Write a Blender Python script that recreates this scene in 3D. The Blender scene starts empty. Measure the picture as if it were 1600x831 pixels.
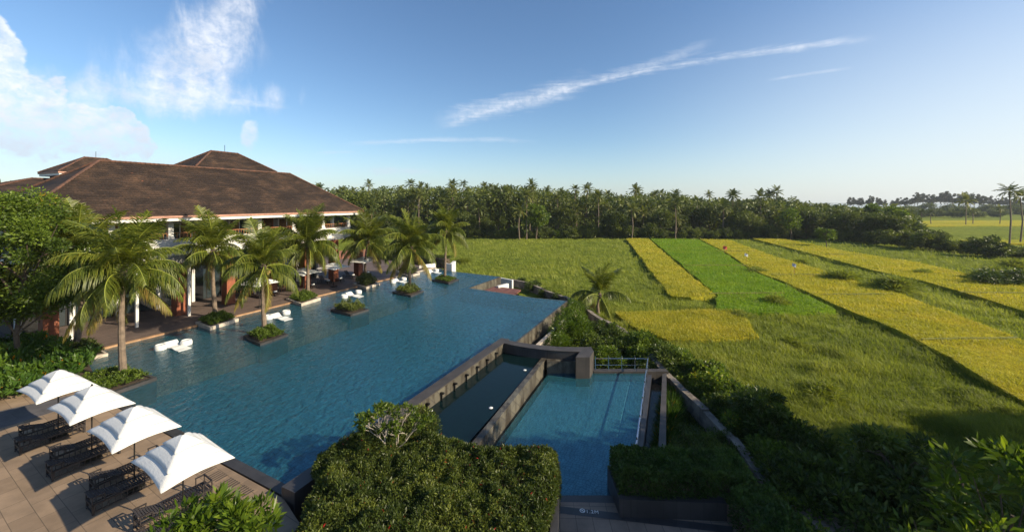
import bpy, bmesh, math, random
import numpy as np
from mathutils import Vector, Matrix
R = math.radians
S = bpy.context.scene
COL = S.collection
# ------------------------------------------------------------------ camera, sky, sun
F = 620.0; HZ = 316.0; H = 11.0          # focal length in photo pixels, horizon row, camera height
cd = bpy.data.cameras.new('camera'); cam = bpy.data.objects.new('camera', cd); COL.objects.link(cam)
cam.location = (0, 0, H); cam.rotation_euler = (R(90), 0, 0)
cd.sensor_width = 36; cd.lens = 36*F/1600; cd.shift_y = -(415.5-HZ)/1600
cd.clip_start = 0.2; cd.clip_end = 20000
S.camera = cam
SUN_AZ = math.atan2(.955, -.30); SUN_EL = R(27)
S.view_settings.view_transform = 'Standard'; S.view_settings.look = 'None'
S.view_settings.exposure = 0.72; S.view_settings.gamma = 1
S.cycles.max_bounces = 5; S.cycles.diffuse_bounces = 2; S.cycles.glossy_bounces = 2
S.cycles.transparent_max_bounces = 8; S.cycles.transmission_bounces = 3
S.cycles.caustics_reflective = False; S.cycles.caustics_refractive = False
S.cycles.sample_clamp_indirect = 4

W = bpy.data.worlds.new('World'); S.world = W; W.use_nodes = True
nt = W.node_tree; nt.nodes.clear()
class NT:
    """tiny node helper"""
    def __init__(s, tree): s.t = tree
    def n(s, typ, **kw):
        nd = s.t.nodes.new(typ)
        for k, v in kw.items(): setattr(nd, k, v)
        return nd
    def l(s, a, b): s.t.links.new(a, b)
    def put(s, sock, v):
        if isinstance(v, bpy.types.NodeSocket): s.l(v, sock)
        else:
            try: sock.default_value = v
            except Exception: sock.default_value = tuple(v)+(1,)
    def m(s, op, a, b=0.0, c=0.0, clamp=False):
        nd = s.n('ShaderNodeMath', operation=op, use_clamp=clamp)
        s.put(nd.inputs[0], a); s.put(nd.inputs[1], b); s.put(nd.inputs[2], c)
        return nd.outputs[0]
    def mix(s, f, a, b, typ='MIX'):
        nd = s.n('ShaderNodeMix', data_type='RGBA', blend_type=typ)
        s.put(nd.inputs[0], f); s.put(nd.inputs[6], a if isinstance(a, bpy.types.NodeSocket) else tuple(a)+(1,))
        s.put(nd.inputs[7], b if isinstance(b, bpy.types.NodeSocket) else tuple(b)+(1,))
        return nd.outputs[2]
    def noise(s, vec, scale, detail=4, rough=.55, dist=0, out=0):
        nd = s.n('ShaderNodeTexNoise')
        if vec is not None: s.l(vec, nd.inputs['Vector'])
        nd.inputs['Scale'].default_value = scale; nd.inputs['Detail'].default_value = detail
        nd.inputs['Roughness'].default_value = rough; nd.inputs['Distortion'].default_value = dist
        return nd.outputs[out]
    def ramp(s, f, stops, interp='LINEAR'):
        nd = s.n('ShaderNodeValToRGB'); cr = nd.color_ramp; cr.interpolation = interp
        while len(cr.elements) < len(stops): cr.elements.new(.5)
        for e, (p, c) in zip(cr.elements, stops):
            e.position = p; e.color = (tuple(c)+(1,)) if not isinstance(c, (int, float)) else (c, c, c, 1)
        s.l(f, nd.inputs[0]); return nd.outputs[0]
    def mapping(s, vec, scale=(1,1,1), rot=(0,0,0), loc=(0,0,0)):
        nd = s.n('ShaderNodeMapping'); s.l(vec, nd.inputs[0])
        nd.inputs['Scale'].default_value = scale; nd.inputs['Rotation'].default_value = rot
        nd.inputs['Location'].default_value = loc
        return nd.outputs[0]
    def bump(s, h, strength=.5, dist=.05):
        nd = s.n('ShaderNodeBump'); nd.inputs['Strength'].default_value = strength
        nd.inputs['Distance'].default_value = dist; s.l(h, nd.inputs['Height']); return nd.outputs[0]
    def smooth(s, x, a, b):
        nd = s.n('ShaderNodeMapRange', interpolation_type='SMOOTHSTEP'); s.put(nd.inputs[0], x)
        nd.inputs[1].default_value = a; nd.inputs[2].default_value = b
        nd.inputs[3].default_value = 0; nd.inputs[4].default_value = 1
        return nd.outputs[0]
w = NT(nt)
sky = w.n('ShaderNodeTexSky', sky_type='NISHITA', sun_disc=False)
sky.sun_elevation = SUN_EL; sky.sun_rotation = SUN_AZ
sky.air_density = 1.0; sky.dust_density = 0.6; sky.ozone_density = 2.0; sky.altitude = 0
geo = w.n('ShaderNodeTexCoord').outputs['Generated']     # world direction
sp = w.n('ShaderNodeSeparateXYZ'); w.l(geo, sp.inputs[0])
X, Y, Z = sp.outputs
AZ = w.m('ARCTAN2', X, Y)                                # compass angle, 0 = straight ahead, right positive
EL = w.m('ARCSINE', Z)
def band(az, el, ca, ce, ra, re, ang=0.0):
    """elliptical distance field in sky angles"""
    da = w.m('SUBTRACT', az, ca); de = w.m('SUBTRACT', el, ce)
    c, s_ = math.cos(ang), math.sin(ang)
    u = w.m('DIVIDE', w.m('ADD', w.m('MULTIPLY', da, c), w.m('MULTIPLY', de, s_)), ra)
    v = w.m('DIVIDE', w.m('SUBTRACT', w.m('MULTIPLY', de, c), w.m('MULTIPLY', da, s_)), re)
    return w.m('SQRT', w.m('ADD', w.m('MULTIPLY', u, u), w.m('MULTIPLY', v, v)))
def sk(px, py):
    x = (px-800)/F; z = (HZ-py)/F
    return math.atan2(x, 1), math.asin(z/math.sqrt(1+x*x+z*z))
cb = w.n('ShaderNodeCombineXYZ'); w.l(AZ, cb.inputs[0]); w.l(EL, cb.inputs[1])
V2 = cb.outputs[0]
nf = w.noise(V2, 9, 8, .6, .3); nb = w.noise(w.mapping(V2, (1, 1.3, 1), loc=(3.1, 0, 0)), 5, 7, .55, .6)
nstreak = w.noise(w.mapping(V2, (1.2, 7, 1), (0, 0, R(-9))), 5, 7, .62, .8)
nplume = w.noise(w.mapping(V2, (5, 1.5, 1), (0, 0, R(28))), 3, 8, .6, .5)
ncum = w.noise(w.mapping(V2, loc=(1.3, .2, 0)), 14, 9, .55, .2)
def blob(px, py, rx, ry, ang, nz, amt, lo, hi):
    a, e = sk(px, py)
    d = band(AZ, EL, a, e, rx, ry, ang)
    d = w.m('ADD', d, w.m('MULTIPLY', w.m('SUBTRACT', nz, .5), amt))
    return w.smooth(w.m('SUBTRACT', 1.0, d), lo, hi)
nfine = w.noise(w.mapping(V2, (1, 1.2, 1)), 42, 8, .68, .3)
def streak(pts, th, fade, nz, amt, lo=0.0, hi=.9):
    """long thin cloud that follows a quadratic through sky points"""
    A = np.array([sk(*p) for p in pts]); c2, c1, c0 = np.polyfit(A[:, 0], A[:, 1], 2)
    f = w.m('ADD', w.m('MULTIPLY', w.m('ADD', w.m('MULTIPLY', AZ, float(c2)), float(c1)), AZ), float(c0))
    d = w.m('DIVIDE', w.m('ABSOLUTE', w.m('SUBTRACT', EL, f)), th)
    a0, a1 = A[0, 0], A[-1, 0]
    e = w.m('MULTIPLY', w.smooth(AZ, a0-fade, a0+fade), w.m('SUBTRACT', 1.0, w.smooth(AZ, a1-fade, a1+fade)))
    d = w.m('ADD', d, w.m('MULTIPLY', w.m('SUBTRACT', nz, .5), amt))
    return w.m('MULTIPLY', w.smooth(w.m('SUBTRACT', 1.0, d), lo, hi), e)
nfib = w.noise(w.mapping(V2, (2.2, 20, 1), (0, 0, R(-12))), 4, 8, .7, .5)
masks = [
  (blob(345, 40, .16, .060, R(66), nplume, 2.4, -.2, .9), .72),
  (blob(300, 95, .15, .075, R(40), nplume, 2.4, -.2, .9), .66),
  (blob(265, 150, .22, .042, R(6), nplume, 2.4, -.1, .8), .62),
  (blob(380, 160, .09, .008, R(0), nfib, 1.5, 0, .8), .45),
  (blob(-4, 100, .032, .085, R(0), ncum, 1.7, .0, .16), .92),
  (blob(28, 172, .085, .055, R(-30), ncum, 2.3, .0, .14), .92),
  (blob(100, 197, .12, .040, R(-14), ncum, 2.6, .0, .15), .9),
  (blob(165, 193, .060, .030, R(-18), ncum, 2.6, .0, .15), .9),
  (blob(70, 240, .28, .05, R(0), nb, 1.3, -.1, .9), .45),
  (blob(388, 207, .018, .036, R(0), ncum, 2.6, 0, .5), .75),
  (blob(400, 262, .28, .020, R(0), nf, 2.4, .1, .9), .35),
  (blob(640, 268, .20, .014, R(0), nf, 2.6, .2, .9), .4),
  (streak([(560,224), (690,219), (815,220)], .010, .06, nfib, 2.0, .1, 1.2), .36),
  (streak([(500,239), (525,238), (550,238)], .006, .02, nfib, 1.4), .25),
  (streak([(706,192), (850,150), (1010,112), (1180,80), (1345,64)], .013, .035, nfib, 2.8, .1, 1.5), .55),
  (streak([(700,186), (790,165), (900,135)], .030, .05, nfib, 2.2, -.1, 1.0), .42),
  (streak([(860,142), (960,118), (1090,75)], .018, .05, nfib, 2.4, .1, 1.0), .30),
  (streak([(1210,124), (1260,116), (1320,108)], .004, .02, nfib, 1.0), .28),
]
skyc = w.mix(1.0, sky.outputs[0], (.93, 1.0, 1.07), 'MULTIPLY')
hs = w.n('ShaderNodeHueSaturation'); w.l(skyc, hs.inputs['Color']); hs.inputs['Saturation'].default_value = 1.06
skyc = hs.outputs[0]
cm = None
for mk, amt in masks:
    v = w.m('MULTIPLY', mk, amt)
    v = w.m('SUBTRACT', 1.0, v)
    cm = v if cm is None else w.m('MULTIPLY', cm, v)
cm = w.m('MULTIPLY', w.m('SUBTRACT', 1.0, cm, clamp=True), w.m('ADD', .35, w.m('MULTIPLY', w.smooth(nfine, .25, .70), .65)))
ccol = w.mix(w.smooth(EL, .03, .22), (4.2, 4.9, 5.9), (6.9, 7.1, 7.5))
ccol = w.mix(w.m('MULTIPLY', w.smooth(ncum, .56, .36), .6), ccol, (4.6, 5.1, 5.9))
hazeband = w.m('MULTIPLY', w.m('SUBTRACT', 1.0, w.smooth(EL, .0, .16)), .35)
skyc = w.mix(hazeband, skyc, (3.9, 4.9, 6.0))
warm = w.m('MULTIPLY', w.smooth(AZ, .15, 1.15), w.m('SUBTRACT', 1.0, w.smooth(EL, .02, .5)))
skyc = w.mix(w.m('MULTIPLY', warm, .8), skyc, (5.9, 6.1, 6.1))
skyc = w.mix(cm, skyc, ccol)
bg = w.n('ShaderNodeBackground'); w.l(skyc, bg.inputs[0]); bg.inputs[1].default_value = 0.093
wo = w.n('ShaderNodeOutputWorld'); w.l(bg.outputs[0], wo.inputs[0])

sl = bpy.data.lights.new('sun', 'SUN'); sl.energy = 5.0; sl.angle = R(.6); sl.color = (1, .86, .63)
so = bpy.data.objects.new('sun', sl); COL.objects.link(so)
sd = Vector((math.sin(SUN_AZ)*math.cos(SUN_EL), math.cos(SUN_AZ)*math.cos(SUN_EL), math.sin(SUN_EL)))
so.rotation_euler = sd.to_track_quat('Z', 'Y').to_euler(); so.location = (60, -20, 40)

# ------------------------------------------------------------------ helpers
def P(px, py, z=0.0):
    d = F*(H-z)/(py-HZ); return Vector(((px-800)*d/F, d, z))
def D(px, py, d):
    return Vector(((px-800)*d/F, d, H-(py-HZ)*d/F))
U = Vector((.435, .900, 0)).normalized()      # along the deck edge
Wv = Vector((-U.y, U.x, 0))                   # away from the pool, into the building
ANG = math.atan2(U.y, U.x)
def tag(o, label=None, cat=None, group=None, kind=None):
    if label: o['label'] = label
    if cat: o['category'] = cat
    if group: o['group'] = group
    if kind: o['kind'] = kind
    return o
def empty(name, loc, rz=0.0, label=None, cat=None, group=None):
    o = bpy.data.objects.new(name, None); COL.objects.link(o); o.location = loc
    o.rotation_euler = (0, 0, rz); o.empty_display_size = .3
    return tag(o, label, cat, group)
class MB:
    def __init__(s): s.v = []; s.f = []; s.mi = []
    def face(s, pts, m=0):
        i = len(s.v); s.v += [tuple(p) for p in pts]; s.f.append(tuple(range(i, i+len(pts)))); s.mi.append(m)
    def box(s, c, size, rz=0.0, m=0, M=None, taper=1.0):
        hx, hy, hz = size[0]/2, size[1]/2, size[2]/2
        rot = M if M is not None else Matrix.Rotation(rz, 3, 'Z'); c = Vector(c); i = len(s.v)
        for dz in (-1, 1):
            t = taper if dz > 0 else 1
            for dx, dy in ((-1,-1),(1,-1),(1,1),(-1,1)):
                s.v.append(tuple(c+rot@Vector((dx*hx*t, dy*hy*t, dz*hz))))
        for q in ((0,3,2,1),(4,5,6,7),(0,1,5,4),(1,2,6,5),(2,3,7,6),(3,0,4,7)):
            s.f.append(tuple(i+k for k in q)); s.mi.append(m)
    def bar(s, a, b, wd, th=None, m=0):
        a, b = Vector(a), Vector(b); d = b-a; L = d.length
        q = d.to_track_quat('X', 'Z').to_matrix(); s.box((a+b)/2, (L, wd, th or wd), M=q, m=m)
    def prism(s, poly, z0, z1, m=0, mtop=None):
        n = len(poly); i = len(s.v)
        ar = sum(poly[k][0]*poly[(k+1)%n][1]-poly[(k+1)%n][0]*poly[k][1] for k in range(n))
        if ar < 0: poly = list(poly)[::-1]
        for z in (z0, z1):
            for p in poly: s.v.append((p[0], p[1], z))
        s.f.append(tuple(i+k for k in range(n-1, -1, -1))); s.mi.append(m)
        s.f.append(tuple(i+n+k for k in range(n))); s.mi.append(m if mtop is None else mtop)
        for k in range(n):
            j = (k+1) % n; s.f.append((i+k, i+j, i+n+j, i+n+k)); s.mi.append(m)
    def tube(s, pts, rad, n=8, m=0, cap=True):
        pts = [Vector(p) for p in pts]; i0 = len(s.v); N = len(pts)
        for k, p in enumerate(pts):
            t = (pts[min(k+1, N-1)]-pts[max(k-1, 0)]).normalized()
            a = t.cross(Vector((0, 0, 1)) if abs(t.z) < .9 else Vector((1, 0, 0))).normalized(); b = t.cross(a)
            r = rad[k] if hasattr(rad, '__len__') else rad
            for j in range(n):
                an = 2*math.pi*j/n; s.v.append(tuple(p+(a*math.cos(an)+b*math.sin(an))*r))
        for k in range(N-1):
            for j in range(n):
                j2 = (j+1) % n
                s.f.append((i0+k*n+j, i0+(k+1)*n+j, i0+(k+1)*n+j2, i0+k*n+j2)); s.mi.append(m)
        if cap:
            s.f.append(tuple(i0+j for j in range(n))); s.mi.append(m)
            s.f.append(tuple(i0+(N-1)*n+j for j in range(n-1, -1, -1))); s.mi.append(m)
    def lathe(s, prof, n=20, c=(0,0,0), m=0):
        i0 = len(s.v)
        for r, z in prof:
            for j in range(n):
                a = 2*math.pi*j/n; s.v.append((c[0]+r*math.cos(a), c[1]+r*math.sin(a), c[2]+z))
        for k in range(len(prof)-1):
            for j in range(n):
                j2 = (j+1) % n; s.f.append((i0+k*n+j, i0+k*n+j2, i0+(k+1)*n+j2, i0+(k+1)*n+j)); s.mi.append(m)
        s.f.append(tuple(i0+j for j in range(n-1, -1, -1))); s.mi.append(m)
        e = i0+(len(prof)-1)*n; s.f.append(tuple(e+j for j in range(n))); s.mi.append(m)
    def build(s, name, mats, parent=None, smooth=False, loc=None, bevel=0):
        me = bpy.data.meshes.new(name); me.from_pydata(s.v, [], s.f); me.validate()
        for m_ in (mats if isinstance(mats, (list, tuple)) else [mats]): me.materials.append(m_)
        if len(me.polygons) == len(s.mi): me.polygons.foreach_set('material_index', s.mi)
        if smooth: me.polygons.foreach_set('use_smooth', [True]*len(me.polygons))
        me.update()
        o = bpy.data.objects.new(name, me); COL.objects.link(o)
        if parent: o.parent = parent
        if loc is not None: o.location = loc
        if bevel:
            b = o.modifiers.new('bevel', 'BEVEL'); b.width = bevel; b.segments = 2; b.limit_method = 'ANGLE'
        return o
def np_mesh(name, V, faces, mats, parent=None, attr=None, mi=None, link=True):
    """faces: (n,k) int array; attr: per-face float"""
    me = bpy.data.meshes.new(name); n, k = faces.shape
    me.vertices.add(len(V)); me.vertices.foreach_set('co', V.astype(np.float32).ravel())
    me.loops.add(n*k); me.loops.foreach_set('vertex_index', faces.astype(np.int32).ravel())
    me.polygons.add(n); me.polygons.foreach_set('loop_start', np.arange(0, n*k, k, dtype=np.int32))
    me.polygons.foreach_set('loop_total', np.full(n, k, dtype=np.int32))
    for m_ in (mats if isinstance(mats, (list, tuple)) else [mats]): me.materials.append(m_)
    if mi is not None: me.polygons.foreach_set('material_index', mi.astype(np.int32))
    me.update(calc_edges=True)
    if attr is not None:
        a = me.attributes.new('var', 'FLOAT', 'FACE'); a.data.foreach_set('value', attr.astype(np.float32))
    if not link: return me
    o = bpy.data.objects.new(name, me); COL.objects.link(o)
    if parent: o.parent = parent
    return o
def obj_from(name, me, parent=None, loc=None, rz=0, sc=None):
    o = bpy.data.objects.new(name, me); COL.objects.link(o)
    if parent: o.parent = parent
    if loc is not None: o.location = loc
    o.rotation_euler = (0, 0, rz)
    if sc is not None: o.scale = sc if hasattr(sc, '__len__') else (sc, sc, sc)
    return o
def copy_tree(o, parent=None):
    c = o.copy(); COL.objects.link(c); c.parent = parent
    for ch in list(o.children): copy_tree(ch, c)
    return c

# ------------------------------------------------------------------ materials
def mat(name, col=(.5,.5,.5), rough=.7, metal=0.0, fn=None, spec=.5):
    m = bpy.data.materials.new(name); m.use_nodes = True; t = NT(m.node_tree)
    b = m.node_tree.nodes['Principled BSDF']
    b.inputs['Base Color'].default_value = tuple(col)+(1,); b.inputs['Roughness'].default_value = rough
    b.inputs['Metallic'].default_value = metal; b.inputs['Specular IOR Level'].default_value = spec
    if fn: fn(t, b)
    return m
def oc(t): return t.n('ShaderNodeTexCoord').outputs['Object']
def mottled(c1, c2, scale=3, bump=.2, bs=30, bd=.01, detail=6):
    def fn(t, b):
        o = oc(t); f = t.noise(o, scale, detail, .6)
        t.l(t.ramp(f, [(.3, c1), (.7, c2)]), b.inputs['Base Color'])
        if bump: t.l(t.bump(t.noise(o, bs, 4), bump, bd), b.inputs['Normal'])
    return fn
def bricks(c1, c2, cm, bw, bh, rot=0, mortar=.02, bump=.3, offset=.5, scale_noise=1.5, swap=None, wob=0):
    """stone or plank pattern on horizontal surfaces, in metres"""
    def fn(t, b):
        o = oc(t); v = t.mapping(o, rot=(0, 0, -rot)) if swap is None else t.mapping(o, rot=swap)
        if wob:
            va = t.n('ShaderNodeVectorMath', operation='MULTIPLY_ADD'); t.l(t.noise(o, 1.8, 3, .5, 0, 1), va.inputs[0]); va.inputs[1].default_value = (wob, wob, 0); t.l(v, va.inputs[2]); v = va.outputs[0]
        br = t.n('ShaderNodeTexBrick'); t.l(v, br.inputs['Vector']); br.offset = offset
        br.inputs['Scale'].default_value = 1; br.inputs['Brick Width'].default_value = bw
        br.inputs['Row Height'].default_value = bh; br.inputs['Mortar Size'].default_value = mortar
        br.inputs['Mortar Smooth'].default_value = .1
        br.inputs['Color1'].default_value = tuple(c1)+(1,); br.inputs['Color2'].default_value = tuple(c2)+(1,)
        br.inputs['Mortar'].default_value = tuple(cm)+(1,)
        nz = t.noise(o, scale_noise, 6, .65)
        c = t.mix(1.0, br.outputs[0], t.ramp(nz, [(.25, .62), (.75, 1.25)]), 'MULTIPLY')
        t.l(c, b.inputs['Base Color'])
        t.l(t.bump(t.m('SUBTRACT', t.noise(o, 25, 3), t.m('MULTIPLY', br.outputs[1], 2)), bump, .01), b.inputs['Normal'])
    return fn
def leafmat(name, stops, trans=.35, rough=.5, obvar=.15, spec=.3):
    """thin leaf: colour from a per-leaf value and a per-plant one"""
    m = bpy.data.materials.new(name); m.use_nodes = True; t = NT(m.node_tree); b = m.node_tree.nodes['Principled BSDF']
    out = m.node_tree.nodes['Material Output']
    a = t.n('ShaderNodeAttribute', attribute_name='var'); oi = t.n('ShaderNodeObjectInfo')
    f = t.m('ADD', a.outputs['Fac'], t.m('MULTIPLY', t.m('SUBTRACT', oi.outputs['Random'], .5), obvar), clamp=True)
    c = t.ramp(f, stops)
    t.l(c, b.inputs['Base Color']); b.inputs['Roughness'].default_value = rough
    b.inputs['Specular IOR Level'].default_value = spec
    tr = t.n('ShaderNodeBsdfTranslucent'); t.l(t.mix(1.0, c, (1.5, 1.5, .7), 'MULTIPLY'), tr.inputs[0])
    mx = t.n('ShaderNodeMixShader'); mx.inputs[0].default_value = trans
    t.l(b.outputs[0], mx.inputs[1]); t.l(tr.outputs[0], mx.inputs[2]); t.l(mx.outputs[0], out.inputs[0])
    return m
M = {}
M['white'] = mat('white_paint', (.78,.77,.74), .6, fn=mottled((.58,.575,.55),(.70,.69,.665),1.2,.08,40))
M['white_plastic'] = mat('white_plastic', (.66,.67,.66), .35)
M['pinkfascia'] = mat('terracotta_paint', (.50,.24,.16), .7, fn=mottled((.30,.15,.11),(.42,.23,.16),4,.1))
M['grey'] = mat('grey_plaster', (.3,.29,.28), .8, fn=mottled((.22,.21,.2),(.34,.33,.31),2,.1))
def roofm(t, b):
    o = oc(t)
    n1 = t.noise(t.mapping(o, (1,1,3)), .35, 7, .7, .4); n2 = t.noise(o, 7, 4, .6); n3 = t.noise(t.mapping(o, (1,1,4)), 1.6, 6, .7)
    c = t.ramp(n1, [(.30,(.016,.011,.009)), (.48,(.032,.021,.015)), (.62,(.068,.041,.026)), (.76,(.15,.080,.045))])
    c = t.mix(t.m('MULTIPLY', t.smooth(n3, .66, .72), .7), c, (.30,.105,.05))
    c = t.mix(1.0, c, t.ramp(n2, [(.3,.6),(.7,1.35)]), 'MULTIPLY')
    s_ = t.n('ShaderNodeSeparateXYZ'); t.l(o, s_.inputs[0])
    saw = t.m('FRACT', t.m('MULTIPLY', s_.outputs[2], 4.6))
    r_ = t.n('ShaderNodeSeparateXYZ'); t.l(t.mapping(o, rot=(0,0,-ANG)), r_.inputs[0])
    lat = t.m('ABSOLUTE', t.m('SINE', t.m('MULTIPLY', r_.outputs[0], 12.5)))
    lat2 = t.m('ABSOLUTE', t.m('SINE', t.m('MULTIPLY', r_.outputs[1], 12.5)))
    c = t.mix(t.m('MULTIPLY', t.smooth(saw, .78, .98), .75), c, (.012,.009,.008))
    t.l(c, b.inputs['Base Color'])
    hgt = t.m('ADD', t.m('MULTIPLY', t.m('SUBTRACT', 1.0, saw), 1.2), t.m('MULTIPLY', t.m('MAXIMUM', lat, lat2), .35))
    t.l(t.bump(t.m('ADD', hgt, t.m('MULTIPLY', n2, .7)), .9, .06), b.inputs['Normal'])
M['roof'] = mat('clay_roof_tiles', rough=.85, fn=roofm, spec=.25)
M['ridge'] = mat('ridge_tiles', rough=.85, fn=mottled((.04,.026,.02),(.14,.062,.038),2.4,.5,12,.05))
M['rust'] = mat('rust_red_cladding', (.22,.07,.035), .7, fn=mottled((.15,.040,.020),(.30,.095,.04),1.6,.2,20))
M['deck'] = mat('timber_deck', rough=.75, fn=bricks((.15,.105,.085),(.095,.068,.058),(.02,.015,.012),3.2,.14,ANG,.010,.4,.37,.5))
M['timber_edge'] = mat('timber_edge', rough=.6, fn=bricks((.40,.24,.13),(.30,.17,.09),(.1,.06,.04),2.4,.5,ANG,.01,.2))
M['paving'] = mat('sandstone_paving', rough=.75, fn=bricks((.285,.203,.135),(.215,.152,.10),(.11,.08,.055),1.2,.62,R(-30),.010,.25,.5,.8))
M['paving_dark'] = mat('sandstone_lower', rough=.75, fn=bricks((.27,.20,.15),(.22,.16,.12),(.1,.075,.055),.62,.62,R(-2),.010,.25,0,.9))
M['path'] = mat('granite_path', rough=.7, fn=bricks((.12,.11,.115),(.09,.085,.09),(.05,.05,.05),1.6,1.2,ANG,.01,.2))
M['granite'] = mat('dark_granite', rough=.45, fn=bricks((.045,.043,.045),(.033,.032,.034),(.018,.018,.018),.9,.45,ANG,.006,.15))
M['wallstone'] = mat('pool_wall_cap_granite', rough=.6, fn=bricks((.060,.052,.046),(.045,.039,.035),(.02,.018,.016),.6,.6,ANG,.006,.2))
def stained(t, b):
    o = oc(t); n1 = t.noise(t.mapping(o, (1,1,.25)), 1.6, 5, .6)
    br = t.n('ShaderNodeTexBrick'); t.l(t.mapping(o, rot=(R(90), 0, -ANG)), br.inputs['Vector'])
    br.inputs['Scale'].default_value = 1; br.inputs['Brick Width'].default_value = .9; br.inputs['Row Height'].default_value = .3
    br.inputs['Mortar Size'].default_value = .01; br.inputs['Color1'].default_value = (.12,.11,.085,1)
    br.inputs['Color2'].default_value = (.065,.058,.045,1); br.inputs['Mortar'].default_value = (.05,.045,.04,1)
    c = t.mix(t.smooth(n1, .45, .62), br.outputs[0], (.035,.028,.02)); t.l(c, b.inputs['Base Color'])
    t.l(t.bump(t.noise(o, 20, 4), .3, .01), b.inputs['Normal'])
M['stained'] = mat('wet_stained_stone', rough=.5, fn=stained)
M['curb'] = mat('pale_concrete', (.5,.44,.36), .8, fn=mottled((.36,.31,.25),(.55,.48,.40),2,.2))
def tiles(c1, c2, s=.25, cm=(.02,.08,.11)):
    return bricks(c1, c2, cm, s, s, ANG, .018, 0, 0, 2.2, None, .55)
M['tile_deep'] = mat('pool_tiles_deep', rough=.5, fn=tiles((.12,.50,.62),(.085,.40,.54),.25,(.06,.25,.34)))
M['tile_shelf'] = mat('pool_tiles_shelf', rough=.5, fn=tiles((.30,.36,.38),(.24,.30,.33),.25,(.12,.17,.19)))
M['tile_step'] = mat('pool_step_stone', rough=.5, fn=tiles((.36,.28,.16),(.28,.22,.13),.3,(.14,.11,.07)))
M['tile_dark'] = mat('pool_rim_tiles', rough=.5, fn=tiles((.03,.17,.30),(.025,.13,.24),.25,(.015,.07,.12)))
M['tile_kids'] = mat('pool_tiles_small_pool', rough=.5, fn=tiles((.16,.50,.60),(.13,.44,.54),.16,(.07,.27,.35)))
M['basin'] = mat('basin_stone', rough=.6, fn=tiles((.010,.028,.030),(.008,.020,.022),.4,(.005,.01,.01)))
def water(name, tint, diff, dmix, bs=2.2, bd=.05, refl=1.0, chop=1.0, lo=1.0):
    m = bpy.data.materials.new(name); m.use_nodes = True; t = NT(m.node_tree); m.node_tree.nodes.clear()
    o = oc(t)
    n1 = t.noise(t.mapping(o, (1, .6, 1), (0, 0, R(25))), bs, 4, .6, .5); n2 = t.noise(o, .25, 2, .5)
    n3 = t.noise(t.mapping(o, (1, .6, 1), (0, 0, R(-35))), bs*3.4, 3, .6, .4)
    h = t.m('ADD', t.m('MULTIPLY', n1, t.m('ADD', .7, t.m('MULTIPLY', n2, .5))), t.m('MULTIPLY', n3, .22*chop))
    bp = t.bump(h, 1.0, bd)
    tr = t.n('ShaderNodeBsdfTransparent')
    rp = t.m('ADD', t.m('MULTIPLY', n1, .7), t.m('MULTIPLY', n3, .3))  # ripple light and dark painted into the water tint, independent of the sun
    t.l(t.mix(1.0, t.ramp(rp, [(.38, lo), (.50, .5+lo/2), (.62, 1.0)]), tint, 'MULTIPLY'), tr.inputs[0])
    df = t.n('ShaderNodeBsdfDiffuse'); t.put(df.inputs[0], diff); t.l(t.bump(h, 1.0, bd*6), df.inputs['Normal'])
    m1 = t.n('ShaderNodeMixShader'); m1.inputs[0].default_value = dmix
    t.l(tr.outputs[0], m1.inputs[1]); t.l(df.outputs[0], m1.inputs[2])
    gl = t.n('ShaderNodeBsdfGlossy'); gl.inputs['Roughness'].default_value = .04; t.l(bp, gl.inputs['Normal'])
    fr = t.n('ShaderNodeFresnel'); fr.inputs[0].default_value = 1.33; t.l(bp, fr.inputs['Normal'])
    m2 = t.n('ShaderNodeMixShader'); t.l(t.m('MULTIPLY', fr.outputs[0], refl, clamp=True), m2.inputs[0])
    t.l(m1.outputs[0], m2.inputs[1]); t.l(gl.outputs[0], m2.inputs[2])
    ou = t.n('ShaderNodeOutputMaterial'); t.l(m2.outputs[0], ou.inputs[0]); return m
M['water'] = water('pool_water', (.88,.97,1.0), (.06,.31,.43), .19, 3.0, .06, .9, 1, .48)
M['water_kids'] = water('small_pool_water', (.90,.97,1.0), (.07,.32,.42), .18, 5, .02, .9, 1, .75)
M['water_dark'] = water('basin_water', (.35,.5,.5), (.006,.022,.025), .5, 2.5, .012)
M['sea'] = water('sea_water', (.2,.3,.35), (.10,.19,.27), .95, .3, .3)
def canvas(t, b):
    o = oc(t)
    t.l(t.ramp(t.noise(o, 1.5, 3), [(.3,(.60,.60,.585)),(.7,(.68,.68,.665))]), b.inputs['Base Color'])
    t.l(t.bump(t.noise(t.mapping(o, (3, 9, 3)), 2.2, 4, .6), .35, .04), b.inputs['Normal'])
M['canvas'] = mat('white_canvas', rough=.85, fn=canvas, spec=.1)
M['rattan'] = mat('dark_rattan', (.022,.017,.017), .55)
M['sling'] = mat('dark_sling_fabric', (.035,.03,.032), .8)
M['darkmetal'] = mat('dark_metal', (.03,.03,.03), .4, .6)
M['steel'] = mat('brushed_steel', (.62,.64,.68), .25, 1.0)
M['towel'] = mat('white_towel', (.8,.8,.78), .9)
M['wood'] = mat('orange_teak', (.36,.15,.06), .5, fn=mottled((.26,.10,.04),(.42,.19,.08),3,.1))
M['redwood'] = mat('red_brown_boards', rough=.65, fn=bricks((.20,.075,.045),(.14,.05,.035),(.04,.02,.015),2.2,.16,ANG,.01,.3))
M['glass'] = mat('dark_window_glass', (.02,.03,.035), .06, spec=.8)
M['curtain'] = mat('brown_curtain', (.16,.09,.04), .9, fn=mottled((.07,.035,.015),(.24,.14,.06),1.5,.1))
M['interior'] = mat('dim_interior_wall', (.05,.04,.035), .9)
M['soil'] = mat('soil', (.05,.035,.022), .95, fn=mottled((.03,.02,.014),(.07,.048,.03),6,.5,30,.03))
M['bark'] = mat('palm_bark', rough=.9, fn=mottled((.10,.075,.055),(.22,.165,.12),3,.5,14,.04))
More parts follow.
